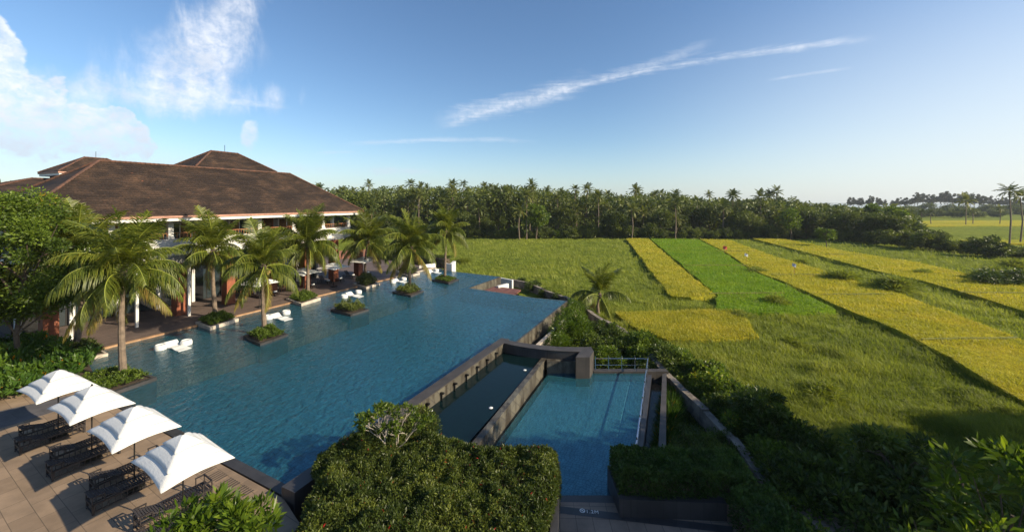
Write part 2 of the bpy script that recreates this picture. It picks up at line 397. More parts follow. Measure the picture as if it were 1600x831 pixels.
M['bark2'] = mat('tree_bark', rough=.9, fn=mottled((.06,.042,.03),(.15,.11,.08),5,.5,20,.03))
M['palebark'] = mat('pale_bark', rough=.8, fn=mottled((.22,.19,.16),(.42,.37,.31),6,.3,20,.02))
M['rachis'] = mat('frond_rib', (.24,.27,.035), .5)
M['coconut'] = mat('coconut', (.26,.17,.05), .6, fn=mottled((.16,.11,.03),(.36,.24,.07),5,.1))
M['boundary'] = mat('weathered_boundary_stone', rough=.95, fn=mottled((.05,.042,.035),(.28,.235,.19),1.3,.7,7,.06))
M['palm'] = leafmat('palm_leaf', [(0,(.030,.050,.009)),(.4,(.070,.100,.014)),(.7,(.125,.150,.020)),(.92,(.20,.20,.03)),(1,(.25,.18,.04))], .38, .42)
M['palm_old'] = leafmat('old_palm_leaf', [(0,(.06,.07,.014)),(.5,(.15,.15,.025)),(1,(.28,.19,.045))], .35, .5)
M['palm_far'] = leafmat('far_palm_leaf', [(0,(.038,.056,.014)),(.5,(.085,.108,.024)),(.85,(.165,.175,.04)),(1,(.25,.22,.06))], .25, .45, .35)
M['broad'] = leafmat('broad_leaf', [(0,(.028,.045,.010)),(.5,(.066,.090,.017)),(1,(.14,.165,.03))], .3, .5, .45)
M['lime'] = leafmat('lime_leaf', [(0,(.028,.052,.010)),(.5,(.08,.125,.016)),(.93,(.16,.22,.025)),(1,(.34,.24,.02))], .4, .45)
M['hedge'] = leafmat('hedge_leaf', [(0,(.020,.036,.009)),(.5,(.058,.082,.015)),(.86,(.155,.18,.03)),(.985,(.21,.22,.035)),(1,(.35,.03,.025))], .3, .45, 0)
M['hedge2'] = leafmat('small_hedge_leaf', [(0,(.02,.044,.010)),(.6,(.055,.10,.018)),(1,(.11,.17,.03))], .3, .42, 0)
M['bright'] = leafmat('bright_broad_leaf', [(0,(.03,.060,.008)),(.5,(.075,.125,.012)),(1,(.17,.22,.02))], .4, .35, .2)
M['bed'] = leafmat('bed_leaf', [(0,(.018,.046,.010)),(.5,(.05,.105,.014)),(.955,(.115,.18,.022)),(.97,(.55,.20,.01)),(1,(.65,.28,.01))], .35, .35, .1)
M['darkleaf'] = leafmat('shrub_leaf', [(0,(.030,.050,.010)),(.6,(.070,.105,.018)),(1,(.14,.18,.03))], .3, .4, .3)
M['grass'] = leafmat('grass_blade', [(0,(.085,.112,.014)),(.5,(.175,.210,.030)),(1,(.30,.31,.06))], .4, .6, 0)
M['rice_y'] = leafmat('ripe_rice', [(0,(.19,.20,.018)),(.5,(.33,.31,.03)),(1,(.50,.40,.05))], .35, .6, 0)
M['rice_g'] = leafmat('green_rice', [(0,(.07,.12,.008)),(.5,(.14,.225,.012)),(1,(.22,.30,.020))], .4, .6, 0)
M['casu'] = leafmat('casuarina_needles', [(0,(.028,.034,.022)),(1,(.07,.075,.045))], .2, .7, .3)
def groundm(t, b):
    o = oc(t); n1 = t.noise(o, .06, 5, .6, .6); n2 = t.noise(t.mapping(o, (1, 1.6, 1), (0,0,.5)), .45, 7, .65); n3 = t.noise(o, 5, 5, .7)
    c = t.ramp(n2, [(.30,(.080,.105,.014)),(.48,(.155,.190,.026)),(.62,(.205,.235,.036)),(.8,(.25,.255,.05))])
    c = t.mix(1.0, c, t.ramp(n1, [(.3,(.78,.85,.8)),(.7,(1.15,1.1,1.0))]), 'MULTIPLY')
    c = t.mix(1.0, c, t.ramp(n3, [(.25,.55),(.75,1.4)]), 'MULTIPLY')
    t.l(c, b.inputs['Base Color'])
    t.l(t.bump(t.m('ADD', n3, t.m('MULTIPLY', n2, 2.0)), 1.0, .35), b.inputs['Normal'])
M['ground'] = mat('field_ground', rough=1, fn=groundm, spec=.05)

rnd = random.Random(7); rng = np.random.default_rng(11)
G = -2.2                                                # level of the rice field

# ------------------------------------------------------------------ ground, sea
def vnoise(x, y, seed=0):
    """cheap smooth value noise, numpy"""
    r = np.random.default_rng(seed); T = r.random((256, 256))
    xi = np.floor(x).astype(int); yi = np.floor(y).astype(int); fx = x-xi; fy = y-yi
    fx = fx*fx*(3-2*fx); fy = fy*fy*(3-2*fy)
    a = T[xi % 256, yi % 256]; b = T[(xi+1) % 256, yi % 256]; c = T[xi % 256, (yi+1) % 256]; d = T[(xi+1) % 256, (yi+1) % 256]
    return (a*(1-fx)+b*fx)*(1-fy)+(c*(1-fx)+d*fx)*fy
def lumps(x, y):
    h = (vnoise(x*.22, y*.22, 1)-.5)*.55+(vnoise(x*.7, y*.7, 2)-.5)*.42+(vnoise(x*1.7+9, y*1.7, 3)-.5)*.22
    return h*.68
def grid_mesh(name, xs, ys, zf, m):
    Xg, Yg = np.meshgrid(xs, ys); Zg = zf(Xg, Yg); nx, ny = len(xs), len(ys)
    V = np.stack([Xg.ravel(), Yg.ravel(), Zg.ravel()], 1)
    i = (np.arange(ny-1)[:, None]*nx+np.arange(nx-1)[None]).ravel()
    o = np_mesh(name, V, np.stack([i, i+1, i+1+nx, i+nx], 1), m)
    o.data.polygons.foreach_set('use_smooth', [True]*len(o.data.polygons)); return o
def axis(fine0, fine1, st, far0, far1):
    a = list(np.arange(fine0, fine1, st)); v = fine0; s_ = st; L = []
    while v > far0: s_ *= 1.25; v -= s_; L.append(max(v, far0))
    R_ = []; v = a[-1]; s_ = st
    while v < far1: s_ *= 1.25; v += s_; R_.append(min(v, far1))
    return np.array(L[::-1]+a+R_)
def gz(x, y):
    fade = np.clip((y-8)/10, 0, 1)
    z = G+lumps(x, y)*fade
    # keep the ground down under the terraces and the pools
    inside = (x < 9.5-np.clip(y-30, 0, 30)*.12) & (y < 60) 
    return np.where(inside, -3.4, z)
gr = grid_mesh('ground', axis(-40, 130, .42, -700, 950), axis(6, 150, .42, -60, 690), gz, M['ground'])
tag(gr, kind='structure')
mb = MB(); mb.face([(-9000, 650, -4.5), (9000, 650, -4.5), (9000, 12000, -4.5), (-9000, 12000, -4.5)])
tag(mb.build('sea', M['sea']), kind='structure')
# low garden ground beside the pools
bw = [(800,436),(821,440.5),(850,452),(882,462.6),(905,475),(925,488),(946,501),(974,515),(995,536),(1015,554),(1031,570),(1050,590),(1068,609),(1103,640),(1146,684),(1175,722),(1198,752),(1221,795),(1236,840),(1250,900)]
mb = MB(); wp_ = [P(x, y, -.95)[:2] for x, y in bw]
mb.prism([(1, 56), (-2, 62)]+wp_+[(wp_[-1][0], 4), (2, 4), (2, 30), (3, 40)], -3.4, -2.0)
tag(mb.build('garden_ground', M['ground']), kind='structure')

# ------------------------------------------------------------------ pool
pa = P(447,760,0); pb = Vector((-24.5, 23.4, 0)); pc = Vector((-31.4, 28.6, 0)); pd = P(666,419.5,0); pe = P(781,432.5,0)
pf = P(731,450,0); pg1 = P(835,465.5,0); pg = P(885,470,0); ph = P(806,533,0)
wallA = Vector((-8.45, 14.7, 0)); wallB = Vector((-.83, 30.7, 0))
pool = [pa, pb, pc, pd, pe, pf, pg1, pg, ph, wallB, wallA]
mb = MB(); mb.face([(p.x, p.y, 0) for p in pool][::-1] if False else [(p.x, p.y, 0) for p in pool[::-1]])
o = mb.build('pool_water', M['water']); tag(o, kind='structure')
mb = MB(); mb.face([(p.x, p.y, -1.35) for p in pool[::-1]]); tag(mb.build('pool_floor', M['tile_deep']), kind='structure')
def off(p, s): return p - Wv*s                         # towards the pool from the deck line
deck0 = P(151,545,.1); deck0.z = 0
d0 = deck0-U*3; d1 = deck0+U*40.3
mb = MB()
q = [d0, d1, off(d1, 7.4), off(d0, 7.4)]; mb.prism([p[:2] for p in q], -1.33, -.34)
# shelf stops at the near end of the pool
o = mb.build('pool_shelf', M['tile_shelf']); tag(o, kind='structure')
mb = MB(); mb.prism([p[:2] for p in [off(d0+U*1, 7.402), off(d1, 7.402), off(d1, 9.6), off(d0+U*1, 9.6)]], -1.32, -.62)
tag(mb.build('pool_step', M['tile_step']), kind='structure')
def inset_strip(a, b, wd, z):
    a, b = a.copy(), b.copy(); t = (b-a).normalized(); n = Vector((-t.y, t.x, 0)); return [a, b, b+n*wd, a+n*wd]
mb = MB()
for a, b, wd in ((ph, pg, 2.1), (pg, pg1, 1.6), (pg1, pf, 1.6), (pf, pe, 1.0), (pe, pd, .5)):
    q = inset_strip(a, b, wd, 0); mb.prism([p[:2] for p in q], -1.31-.003*wd, -.16-.003*wd)
tag(mb.build('pool_rim_ledge', M['tile_dark']), kind='structure')
# infinity edge walls: outer faces
mb = MB()
for a, b, zb in ((ph, pg, -2.2), (pg, pg1, -2.2), (pg1, pf, -2.2), (pf, pe, -2.2), (pe, pd, -2.4)):
    t = (b-a).normalized(); n = Vector((t.y, -t.x, 0))
    mb.prism([p[:2] for p in (a-t*.002, b+t*.002, b+n*.16, a+n*.16)], zb, -.012)
o = mb.build('pool_edge_wall', M['stained']); tag(o, 'stained stone wall under the infinity edge of the large pool', 'wall')
# overflow gutter with pale curb
mb = MB(); a = ph-U*1; b = pg+U*.8; n = Vector((U.y, -U.x, 0))
mb.prism([p[:2] for p in (a+n*.2, b+n*.2, b+n*1.0, a+n*1.0)], -2.3, -1.25)
tag(mb.build('gutter_water', M['water_dark']), kind='structure')
mb = MB(); mb.prism([p[:2] for p in (a+n*1.0, b+n*1.0, b+n*1.3, a+n*1.3)], -2.3, -.72)
mb.prism([p[:2] for p in (b+n*.2, b+n*.98, b+U*.3+n*1.3, b+U*.3+n*.2)], -2.3, -.74)
tag(mb.build('gutter_curb', M['curb']), 'pale stone curb along the overflow gutter below the pool edge', 'curb')
# small timber roof and white walls past the far edge
q = [P(751,455,-.55), P(774,447,-.55), P(814,452.5,-.55), P(803,461,-.55)]
mb = MB(); mb.prism([p[:2] for p in q], -.72, -.55)
tag(mb.build('timber_platform', M['redwood']), 'small red brown timber platform just beyond the far pool edge', 'platform')
mb = MB()
a, b = P(779,447,-.3), P(795,443,-.3); t = (b-a).normalized(); n = Vector((-t.y, t.x, 0))*.4
mb.prism([p[:2] for p in (a, b, b+n, a+n)], -2.2, -.3)
tag(mb.build('white_parapet', M['white']), 'low white parapet wall nearest the timber platform', 'wall'); mb = MB()
a, b = P(781,434,-.6), P(800,437.5,-.6); t = (b-a).normalized(); n = Vector((-t.y, t.x, 0))*.3
mb.prism([p[:2] for p in (a, b, b+n, a+n)], -2.2, -.6)
tag(mb.build('white_parapet', M['white']), 'low white parapet wall behind the timber platform at the far pool corner', 'wall')

# main pool side wall with spouts, basin, kids pool ------------------------------------------
WT = .5
ax = (wallB-wallA).normalized(); an = Vector((ax.y, -ax.x, 0))      # to the right of the wall
wall = empty('pool_side_wall', wallA, 0, 'long dark granite wall between the large pool and the dark basin', 'wall')
def rel(o, parent): o.parent = parent; o.matrix_parent_inverse = Matrix.Translation(-parent.location); return o
mb = MB(); wl = (wallB-wallA).length
mb.prism([p[:2] for p in (wallA-an*.0, wallB, wallB+an*.62, wallA+an*.62)], -1.4, WT-.06)
rel(mb.build('wall_face', M['stained']), wall)
mb = MB(); mb.prism([p[:2] for p in (wallA-an*.04-ax*.04, wallB-an*.04+ax*.06, wallB+an*.66+ax*.06, wallA+an*.66-ax*.04)], WT-.06, WT)
rel(mb.build('coping', M['wallstone']), wall)
mb = MB(); mb.prism([p[:2] for p in (wallA-an*.05-ax*.06, wallA-an*.05+ax*2.2, wallA+an*.67+ax*2.2, wallA+an*.67-ax*.06)], -1.4, WT+.004)
rel(mb.build('end_block', M['granite']), wall)
for k in range(9):
    c = wallB - ax*(2.2+1.32*k) + an*.70
    mb = MB(); mb.box((c.x, c.y, -.02), (.05, .09, .5), ANG); mb.box((c.x+an.x*.05, c.y+an.y*.05, .22), (.22, .12, .08), ANG-R(90))
    rel(mb.build('spout', M['darkmetal']), wall)
# end wall (slightly bowed) and right return with pillar
e0 = P(783,529,WT); e1 = P(850,540,WT); e2 = P(924,542,WT)
for p in (e0, e1, e2): p.z = 0
ew = empty('basin_end_wall', e1, 0, 'dark granite wall closing the far end of the dark basin', 'wall')
mb = MB(); curve = []
for k in range(13):
    t = k/12; p = e0*(1-t)**2+2*(e1+(e1-(e0+e2)/2)*1.0)*t*(1-t)+e2*t*t; curve.append(p)
tk = .75
for k in range(12):
    a, b = curve[k], curve[k+1]; nn = Vector((0, -1, 0))
    mb.prism([p[:2] for p in (a, b, b+nn*tk, a+nn*tk)], -2.4, WT-.05)
rel(mb.build('wall_face', M['granite']), ew)
mb = MB()
for k in range(12):
    a, b = curve[k], curve[k+1]
    mb.prism([p[:2] for p in (a+Vector((0,.05,0)), b+Vector((0,.05,0)), b-Vector((0,tk+.04,0)), a-Vector((0,tk+.04,0)))], WT-.05, WT+.002)
rel(mb.build('coping', M['wallstone']), ew)
# pillar return coming towards the camera
r0 = e2 - Vector((0, tk+.04, 0)); r1 = P(921,557,WT); r1.z = 0
mb = MB(); mb.prism([(e2.x-.95, r0.y), (e2.x+.02, r0.y), (r1.x, 26.9), (r1.x-.95, 26.9)], -2.4, WT+.003)
rel(mb.build('end_pillar', M['wallstone']), ew)
# basin water + floor, mid wall
m0 = Vector((2.25, 28.4, 0)); m1 = Vector((-2.6, 16.2, 0)); mx_ = (m1-m0).normalized(); mn = Vector((-mx_.y, mx_.x, 0))
if mn.x < 0: mn = -mn
mb = MB(); mb.face([(wallA.x+.5, wallA.y, -.2), (m1.x-.4, m1.y, -.2), (m0.x-.3, m0.y-.4, -.2), (e2.x-.2, 28.2, -.2), (e2.x-.3, e2.y-.4, -.2), (wallB.x+.2, wallB.y-.3, -.2)])
tag(mb.build('basin_water', M['water_dark']), kind='structure')
mb = MB(); mb.face([(wallA.x+.5, wallA.y, -.9), (m1.x-.4, m1.y, -.9), (m0.x-.3, m0.y-.4, -.9), (e2.x-.2, 28.2, -.9), (e2.x-.3, e2.y-.4, -.9), (wallB.x+.2, wallB.y-.3, -.9)])
tag(mb.build('basin_floor', M['basin']), kind='structure')
mb = MB(); mb.prism([p[:2] for p in (m0-mn*.12, m1-mn*.12, m1+mn*.22, m0+mn*.22)], -2.2, -.12)
mb.prism([(m0.x+.2, 27.7), (e2.x-.1, 27.7), (e2.x-.1, 28.3), (m0.x+.2, 28.3)], -2.2, -.121)
tag(mb.build('basin_spill_wall', M['stained']), 'stained low wall between dark basin and small pool', 'wall')
for (px, py), lb in zip(((740,579), (820,578.5), (767,637.5), (673,642)), ('beside the spout wall, farther one', 'at the far end near the spill wall', 'in the middle of the basin', 'beside the spout wall, nearer one')):
    c = P(px, py, -.19); mb = MB(); mb.lathe([(.10, 0), (.12, .03), (.06, .06)], 10, c)
    tag(mb.build('basin_light', M['white_plastic']), 'small round white fitting in the dark basin, '+lb, 'light fitting', 'round fittings in the dark basin')
KZ = -.95
k0 = Vector((m0.x+.3, 27.72, 0)); k1 = P(1013,587,KZ); k2 = P(977,772,KZ); k3 = P(862,770,KZ); k4 = Vector((-2.2, 16.4, 0))
kp = [k0, Vector((k1.x, 27.72, 0)), Vector((k2.x, k2.y-.3, 0)), Vector((k3.x, k2.y-.3, 0)), Vector((-2.3, k2.y-.3, 0))]
mb = MB(); mb.face([(p.x, p.y, KZ) for p in kp[::-1]]); tag(mb.build('small_pool_water', M['water_kids']), kind='structure')
mb = MB(); mb.face([(p.x, p.y, KZ-.55) for p in kp[::-1]]); tag(mb.build('small_pool_floor', M['tile_kids']), kind='structure')
# coping far and right, channel
kr0 = Vector((k1.x, 27.72, 0)); kr1 = Vector((k2.x, k2.y-.3, 0)); kd = (kr1-kr0).normalized(); kn = Vector((-kd.y, kd.x, 0))
mb = MB()
mb.prism([p[:2] for p in (kr0, kr1, kr1+kn*.35, kr0+kn*.35)], -2.2, KZ-.01)
tag(mb.build('small_pool_edge', M['granite']), 'narrow dark stone edge on the right side of the small pool', 'wall')
mb = MB(); mb.face([(*(kr1+kn*.35)[:2], -1.5), (*(kr1+kn*1.05)[:2], -1.5), (*(kr0+kn*1.05)[:2], -1.5), (*(kr0+kn*.35)[:2], -1.5)])
tag(mb.build('channel_water', M['water_dark']), kind='structure')
mb = MB()
mb.prism([p[:2] for p in (kr0+kn*1.05+Vector((0,.02,0)), kr1+kn*1.05, kr1+kn*1.42, kr0+kn*1.42+Vector((0,.3,0)))], -2.3, -.82)
mb.prism([(e2.x-.05, 27.72), (kr0.x+1.55, 27.74), (kr0.x+1.55, 28.2), (e2.x-.05, 28.2)], -2.3, -.818)
tag(mb.build('small_pool_coping', M['wallstone']), 'grey stone coping round the far and right sides of the small pool', 'coping')
# handrail
rail = empty('pool_handrail', (kr0.x, kr0.y, KZ), 0, 'brushed steel handrail around the corner of the small pool', 'handrail')
RT = .02
L0 = Vector((e2.x+.1, 27.9, RT)); L1 = Vector((kr0.x+.17, 27.9, RT)); L2 = Vector((kr1.x+.17, kr1.y, RT))
mb = MB(); mb.tube([L0, L1, L2], .035, 8); rel(mb.build('top_rail', M['steel'], smooth=True), rail)
mb = MB(); mb.tube([L0-Vector((0,0,.45)), L1-Vector((0,0,.45)), L2-Vector((0,0,.45))], .012, 6); rel(mb.build('lower_wire', M['steel']), rail)
posts = [L0.lerp(L1, t) for t in (0, .25, .5, .75, 1)]+[L1.lerp(L2, t) for t in (.16,.32,.48,.64,.8,.95)]
for p in posts:
    mb = MB(); mb.box((p.x, p.y, (RT+KZ)/2), (.05, .03, RT-KZ+.3)); rel(mb.build('post', M['steel']), rail)

# near paving beside small pool
mb = MB(); mb.prism([(-3, 16.0), (kr1.x, 16.0), (kr1.x, 15.55), (-3, 15.75)], -2.2, -.80)
tag(mb.build('small_pool_step', M['granite']), kind='structure')
mb = MB(); mb.prism([(-3, 15.75), (kr1.x, 15.55), (14, 15.4), (14, 3), (-3, 3)], -2.2, -.78)
tag(mb.build('lower_terrace', M['paving_dark']), kind='structure')
a, b = P(866,789,-.776), P(1145,822,-.776); a2, b2 = P(864,800,-.776), P(1145,833,-.776)
mb = MB(); mb.face([(a2.x, a2.y, -.774), (b2.x, b2.y, -.774), (b.x, b.y, -.774), (a.x, a.y, -.774)])
tag(mb.build('paving_band', M['granite']), kind='structure')
# depth marking: no-diving disc + 1.2M
sg = empty('depth_marking', P(915,798,-.77), 0, 'white no diving symbol and depth figures on the dark paving band', 'pool marking')
mb = MB()
ringc = P(910,797,-.769); n_ = 24
for k in range(n_):
    a0, a1_ = 2*math.pi*k/n_, 2*math.pi*(k+1)/n_
    mb.face([ringc+Vector((math.cos(q_)*r_, math.sin(q_)*r_*1.0, 0)) for q_, r_ in ((a0,.075),(a1_,.075),(a1_,.105),(a0,.105))][::-1])
dg = Vector((.055, -.055, 0)); pp = Vector((.01, .01, 0))
mb.face([ringc-dg-pp, ringc+dg-pp, ringc+dg+pp, ringc-dg+pp])
mb.face([ringc+Vector(q_) for q_ in ((-.035,-.03,.001),(.0,-.03,.001),(.035,.04,.001),(.015,.04,.001))])
rel(mb.build('no_diving_symbol', M['towel']), sg)
tc = bpy.data.curves.new('depth_text', 'FONT'); tc.body = '1.2M'; tc.size = .22; tc.extrude = .002; tc.space_character = 1.15
to = bpy.data.objects.new('depth_text', tc); COL.objects.link(to)
dgm = bpy.context.evaluated_depsgraph_get(); tm = bpy.data.meshes.new_from_object(to.evaluated_get(dgm)); bpy.data.objects.remove(to)
tm.materials.clear(); tm.materials.append(M['towel'])
to = obj_from('depth_figures', tm, None, P(915.5,800.5,-.768), R(-5)); rel(to, sg)

# ------------------------------------------------------------------ decks and terrace
mb = MB()
far = deck0+U*40.5
mb.prism([p[:2] for p in (deck0-U*3, far, far+Wv*1.5, P(605,402,.1), far+Wv*60, deck0+Wv*60-U*3)], -.2, .10)
tag(mb.build('deck', M['deck']), kind='structure')
mb = MB(); mb.prism([p[:2] for p in (deck0-U*3, deck0+U*31.5, deck0+U*31.5-Wv*.28, deck0-U*3-Wv*.28)], -.33, .12)
tag(mb.build('deck_edge', M['timber_edge']), kind='structure')
mb = MB(); mb.prism([p[:2] for p in (deck0+U*31.6, far, far-Wv*.22, deck0+U*31.6-Wv*.22)], -.33, .125)
tag(mb.build('deck_edge_stone', M['curb']), kind='structure')
# near terrace
mb = MB()
tb = Vector((-26, 24.2, 0))
cd_ = (pb-pa).normalized()
mb.prism([(pa.x+.3, pa.y-.7), (pb.x-cd_.y*-.0, pb.y-.5), (-27, 24.6), (-48, 16), (-48, 0), (-1.5, 0), (-2.4, 12.0), (-6.9, 13.2)], -.5, .08)
tag(mb.build('terrace', M['paving']), kind='structure')
mb = MB(); nrm = Vector((-cd_.y, cd_.x, 0));
if nrm.y > 0: nrm = -nrm
mb.prism([p[:2] for p in (pa-cd_*.4, pb+cd_*1.2, pb+cd_*1.2+nrm*.42, pa-cd_*.4+nrm*.42)], -1.4, .092)
tag(mb.build('pool_coping', M['granite']), kind='structure')
# slotted drain grilles beside the coping
for i, tt in enumerate((1.1, 2.0, 2.9, 3.8, 4.7)):
    c = pa+cd_*tt+nrm*.95; mb = MB()
    mb.box((c.x, c.y, .083), (.78, .6, .012), math.atan2(cd_.y, cd_.x), m=0)
    for k in range(5):
        cc = c+cd_*(-.28+.14*k); mb.box((cc.x, cc.y, .088), (.035, .42, .012), math.atan2(cd_.y, cd_.x), m=1)
    tag(mb.build('drain_grille', [M['paving'], M['darkmetal']]), 'slotted stone drain cover by the pool edge, %s from the dark wall block' % ['first','second','third','fourth','fifth'][i], 'drain cover', 'drain covers along the pool edge')
# path
q = [P(-60,655,.088), P(135,612,.088), P(150,622,.088), P(-60,688,.088)]
mb = MB(); mb.prism([p[:2] for p in q], .0, .094)
tag(mb.build('path', M['path']), kind='structure')
# bed soil on the left
mb = MB(); mb.prism([(-31.3, 28.9), (-25.0, 24.0), (-27, 23.3), (-50, 15.5), (-60, 25), (-38, 32)], -.4, .12)
tag(mb.build('planting_bed', M['soil']), kind='structure')
# far white wall and steps at the end of the deck
fw = empty('white_steps', P(690,417,0), 0, 'white stepped wall where the timber deck ends at the far pool corner', 'steps')
for k in range(4):
    a = P(672+9*k, 418.5, .1); mb = MB(); mb.box((a.x+.3, a.y+.7, -.25-.2*k), (1.0, 1.3, .4), 0)
    rel(mb.build('step', M['curb']), fw)
a, b = P(694,419,.1), P(706,421,0); mb = MB()
mb.prism([(a.x, a.y), (b.x, b.y), (b.x+.2, b.y+3.2), (b.x-.3, b.y+3.2), (b.x-.35, b.y+.45), (a.x, a.y+.45)], -2.4, .9); rel(mb.build('side_wall', M['white']), fw)
a, b = P(655,419,.1), P(682,414,.1); mb = MB()
mb.prism([(a.x, a.y), (b.x, b.y-1), (b.x, b.y-.7), (a.x, a.y+.3)], -1, .55); rel(mb.build('low_wall', M['white']), fw)

# ------------------------------------------------------------------ hotel building
PL = Vector((-30.6, 42.8, 0))                           # pillar line
B0 = PL+U*-14.6-U*0; 
hotel = empty('hotel_building', PL+Wv*6, 0, 'two storey white resort building with brown tiled hipped roof', 'building')
EZ = 9.75
def bl(t, s, z=0): q = PL+U*t+Wv*s; return Vector((q.x, q.y, z))    # t along facade, s into the building
def hp(o): return rel(o, hotel)
def hiproof(t0, t1, s0, s1, ze, rise, name, over=0.0, parentfn=hp, th=.14):
    D_ = (s1-s0)/2; c = [bl(t0,s0,ze), bl(t1,s0,ze), bl(t1,s1,ze), bl(t0,s1,ze)]
    ins = min(D_, (t1-t0)/2-.3)
    r0, r1 = bl(t0+ins, s0+D_, ze+rise), bl(t1-ins, s0+D_, ze+rise); mb = MB()
    def fcs(off_):
        o_ = Vector((0, 0, off_)); return [[c[0]+o_, c[1]+o_, r1+o_, r0+o_], [c[1]+o_, c[2]+o_, r1+o_], [c[2]+o_, c[3]+o_, r0+o_, r1+o_], [c[3]+o_, c[0]+o_, r0+o_]]
    for f in fcs(0): mb.face(f)
    mb.face([p-Vector((0,0,.001)) for p in c])
    rf = parentfn(mb.build(name, M['roof']))
    mb = MB()
    for a, b in ((c[0], r0), (c[1], r1), (c[2], r1), (c[3], r0), (r0, r1)):
        n_ = int((b-a).length/.38); 
        for k in range(n_):
            p0 = a.lerp(b, k/n_); p1 = a.lerp(b, (k+1.12)/n_)
            mb.tube([p0+Vector((0,0,.03)), p1+Vector((0,0,.07))], [.12, .10], 6)
    rd = mb.build('ridge_tiles', M['ridge']); rel(rd, hotel)
    # fascia + gutter (terracotta above white)
    for (za, zb, o_, mt, nm) in ((-.02, -.22, .02, 'pinkfascia', 'gutter_board'), (-.22, -.52, -.10, 'white', 'fascia')):
        mb = MB(); q = [bl(t0-o_, s0-o_), bl(t1+o_, s0-o_), bl(t1+o_, s1+o_), bl(t0-o_, s1+o_)]; w_ = .12
        q2 = [bl(t0-o_+w_, s0-o_+w_), bl(t1+o_-w_, s0-o_+w_), bl(t1+o_-w_, s1+o_-w_), bl(t0-o_+w_, s1+o_-w_)]
        for k in range(4):
            j = (k+1) % 4; mb.prism([q[k][:2], q[j][:2], q2[j][:2], q2[k][:2]], ze+zb, ze+za)
        parentfn(mb.build(nm, M[mt]))
    return rf
TL, TR = -15.2, 17.5
hiproof(TL, TR, -1.5, 12.04, EZ, 5.15, 'roof')
# upper storey: slab, soffit, back wall, parapet, columns
mb = MB(); mb.prism([p[:2] for p in (bl(TL+1,-1.2), bl(TR-1,-1.2), bl(TR-1,11.6), bl(TL+1,11.6))], EZ-.50, EZ-.42); hp(mb.build('soffit', M['white']))
mb = MB(); mb.prism([p[:2] for p in (bl(TL+1.3,.25), bl(TR-1.2,.25), bl(TR-1.2,11.4), bl(TL+1.3,11.4))], 5.85, 6.45); hp(mb.build('floor_slab', M['white']))
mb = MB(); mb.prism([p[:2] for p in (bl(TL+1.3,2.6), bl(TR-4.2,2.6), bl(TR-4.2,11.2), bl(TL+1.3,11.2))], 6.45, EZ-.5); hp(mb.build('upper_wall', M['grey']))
mb = MB()
mb.prism([p[:2] for p in (bl(TL+1.2,0), bl(TR-1.1,0), bl(TR-1.1,.22), bl(TL+1.2,.22))], 5.8, 7.35)
mb.prism([p[:2] for p in (bl(TR-1.32,.22), bl(TR-1.1,.22), bl(TR-1.1,11.4), bl(TR-1.32,11.4))], 5.8, 7.35)
mb.prism([p[:2] for p in (bl(TL+1.2,-.06), bl(TR-1.04,-.06), bl(TR-1.04,.28), bl(TL+1.2,.28))], 7.35, 7.45)
hp(mb.build('balcony_parapet', M['white']))
for k, t in enumerate(np.linspace(TL+1.6, TR-1.4, 8)):
    mb = MB(); c = bl(t, .14, (7.45+EZ-.5)/2); mb.box(c, (.42, .34, EZ-.5-7.45), ANG); mb.box((c.x, c.y, 7.56), (.56, .44, .22), ANG)
    hp(mb.build('column', M['white']))
for t in (TR-1.3,):
    for s_ in (3.5, 7):
        mb = MB(); c = bl(t, s_, (7.35+EZ-.5)/2); mb.box(c, (.36, .36, EZ-.5-7.35), ANG); hp(mb.build('column', M['white']))
# railing (brown) on parapet
for k in range(7):
    ta = np.linspace(TL+1.6, TR-1.4, 8)[k]+.25; tb_ = np.linspace(TL+1.6, TR-1.4, 8)[k+1]-.25
    mb = MB(); mb.bar(bl(ta,.14,8.0), bl(tb_,.14,8.0), .08, .06)
    n_ = int((tb_-ta)/.28)
    for j in range(n_+1):
        q = bl(ta+(tb_-ta)*j/n_, .14); mb.box((q.x, q.y, 7.72), (.04, .04, .54), ANG)
    hp(mb.build('railing', M['wood']))
# windows of upper storey
for k, t in enumerate(np.linspace(TL+3.2, TR-6.2, 9)):
    f = MB(); f.box(bl(t, 2.56, 7.75), (2.3, .1, 2.5), ANG); fo = hp(f.build('window', M['white' if k % 2 else 'rust']))
    for sx in (-.53, .53):
        g = MB(); g.box(bl(t+sx, 2.51, 7.75), (.94, .06, 2.25), ANG); go = g.build('pane', M['curtain' if (k+int(sx > 0)) % 3 else 'glass']); rel(go, hotel); go.parent = fo; go.matrix_parent_inverse = Matrix()
# ground floor recessed wall, doors
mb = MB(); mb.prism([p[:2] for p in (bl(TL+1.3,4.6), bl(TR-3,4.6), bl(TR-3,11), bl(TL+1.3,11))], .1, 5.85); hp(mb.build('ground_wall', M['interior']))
for k, t in enumerate(np.linspace(TL+3, TR-5, 9)):
    f = MB(); f.box(bl(t, 4.55, 2.1), (2.9, .12, 4.0), ANG); fo = hp(f.build('glass_door', M['darkmetal']))
    for sx in (-.68, .68):
        g = MB(); g.box(bl(t+sx, 4.48, 2.1), (1.26, .06, 3.8), ANG); go = g.build('pane', M['glass']); go.parent = fo
for t in np.linspace(TL+1.6, TR-3.3, 10):
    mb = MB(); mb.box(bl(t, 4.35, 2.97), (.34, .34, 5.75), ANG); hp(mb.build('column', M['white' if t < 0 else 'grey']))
# rust red pillars at the ground floor
for px, py in ((76,538), (280,491), (357,474), (424,459), (477,449), (521,439), (560,430)):
    c = P(px, py, .1); mb = MB(); mb.box((c.x, c.y, 2.95), (.85, 1.0, 5.7), ANG); mb.box((c.x, c.y, .14), (.95, 1.1, .1), ANG)
    hp(mb.build('pillar', M['rust'], bevel=.02))
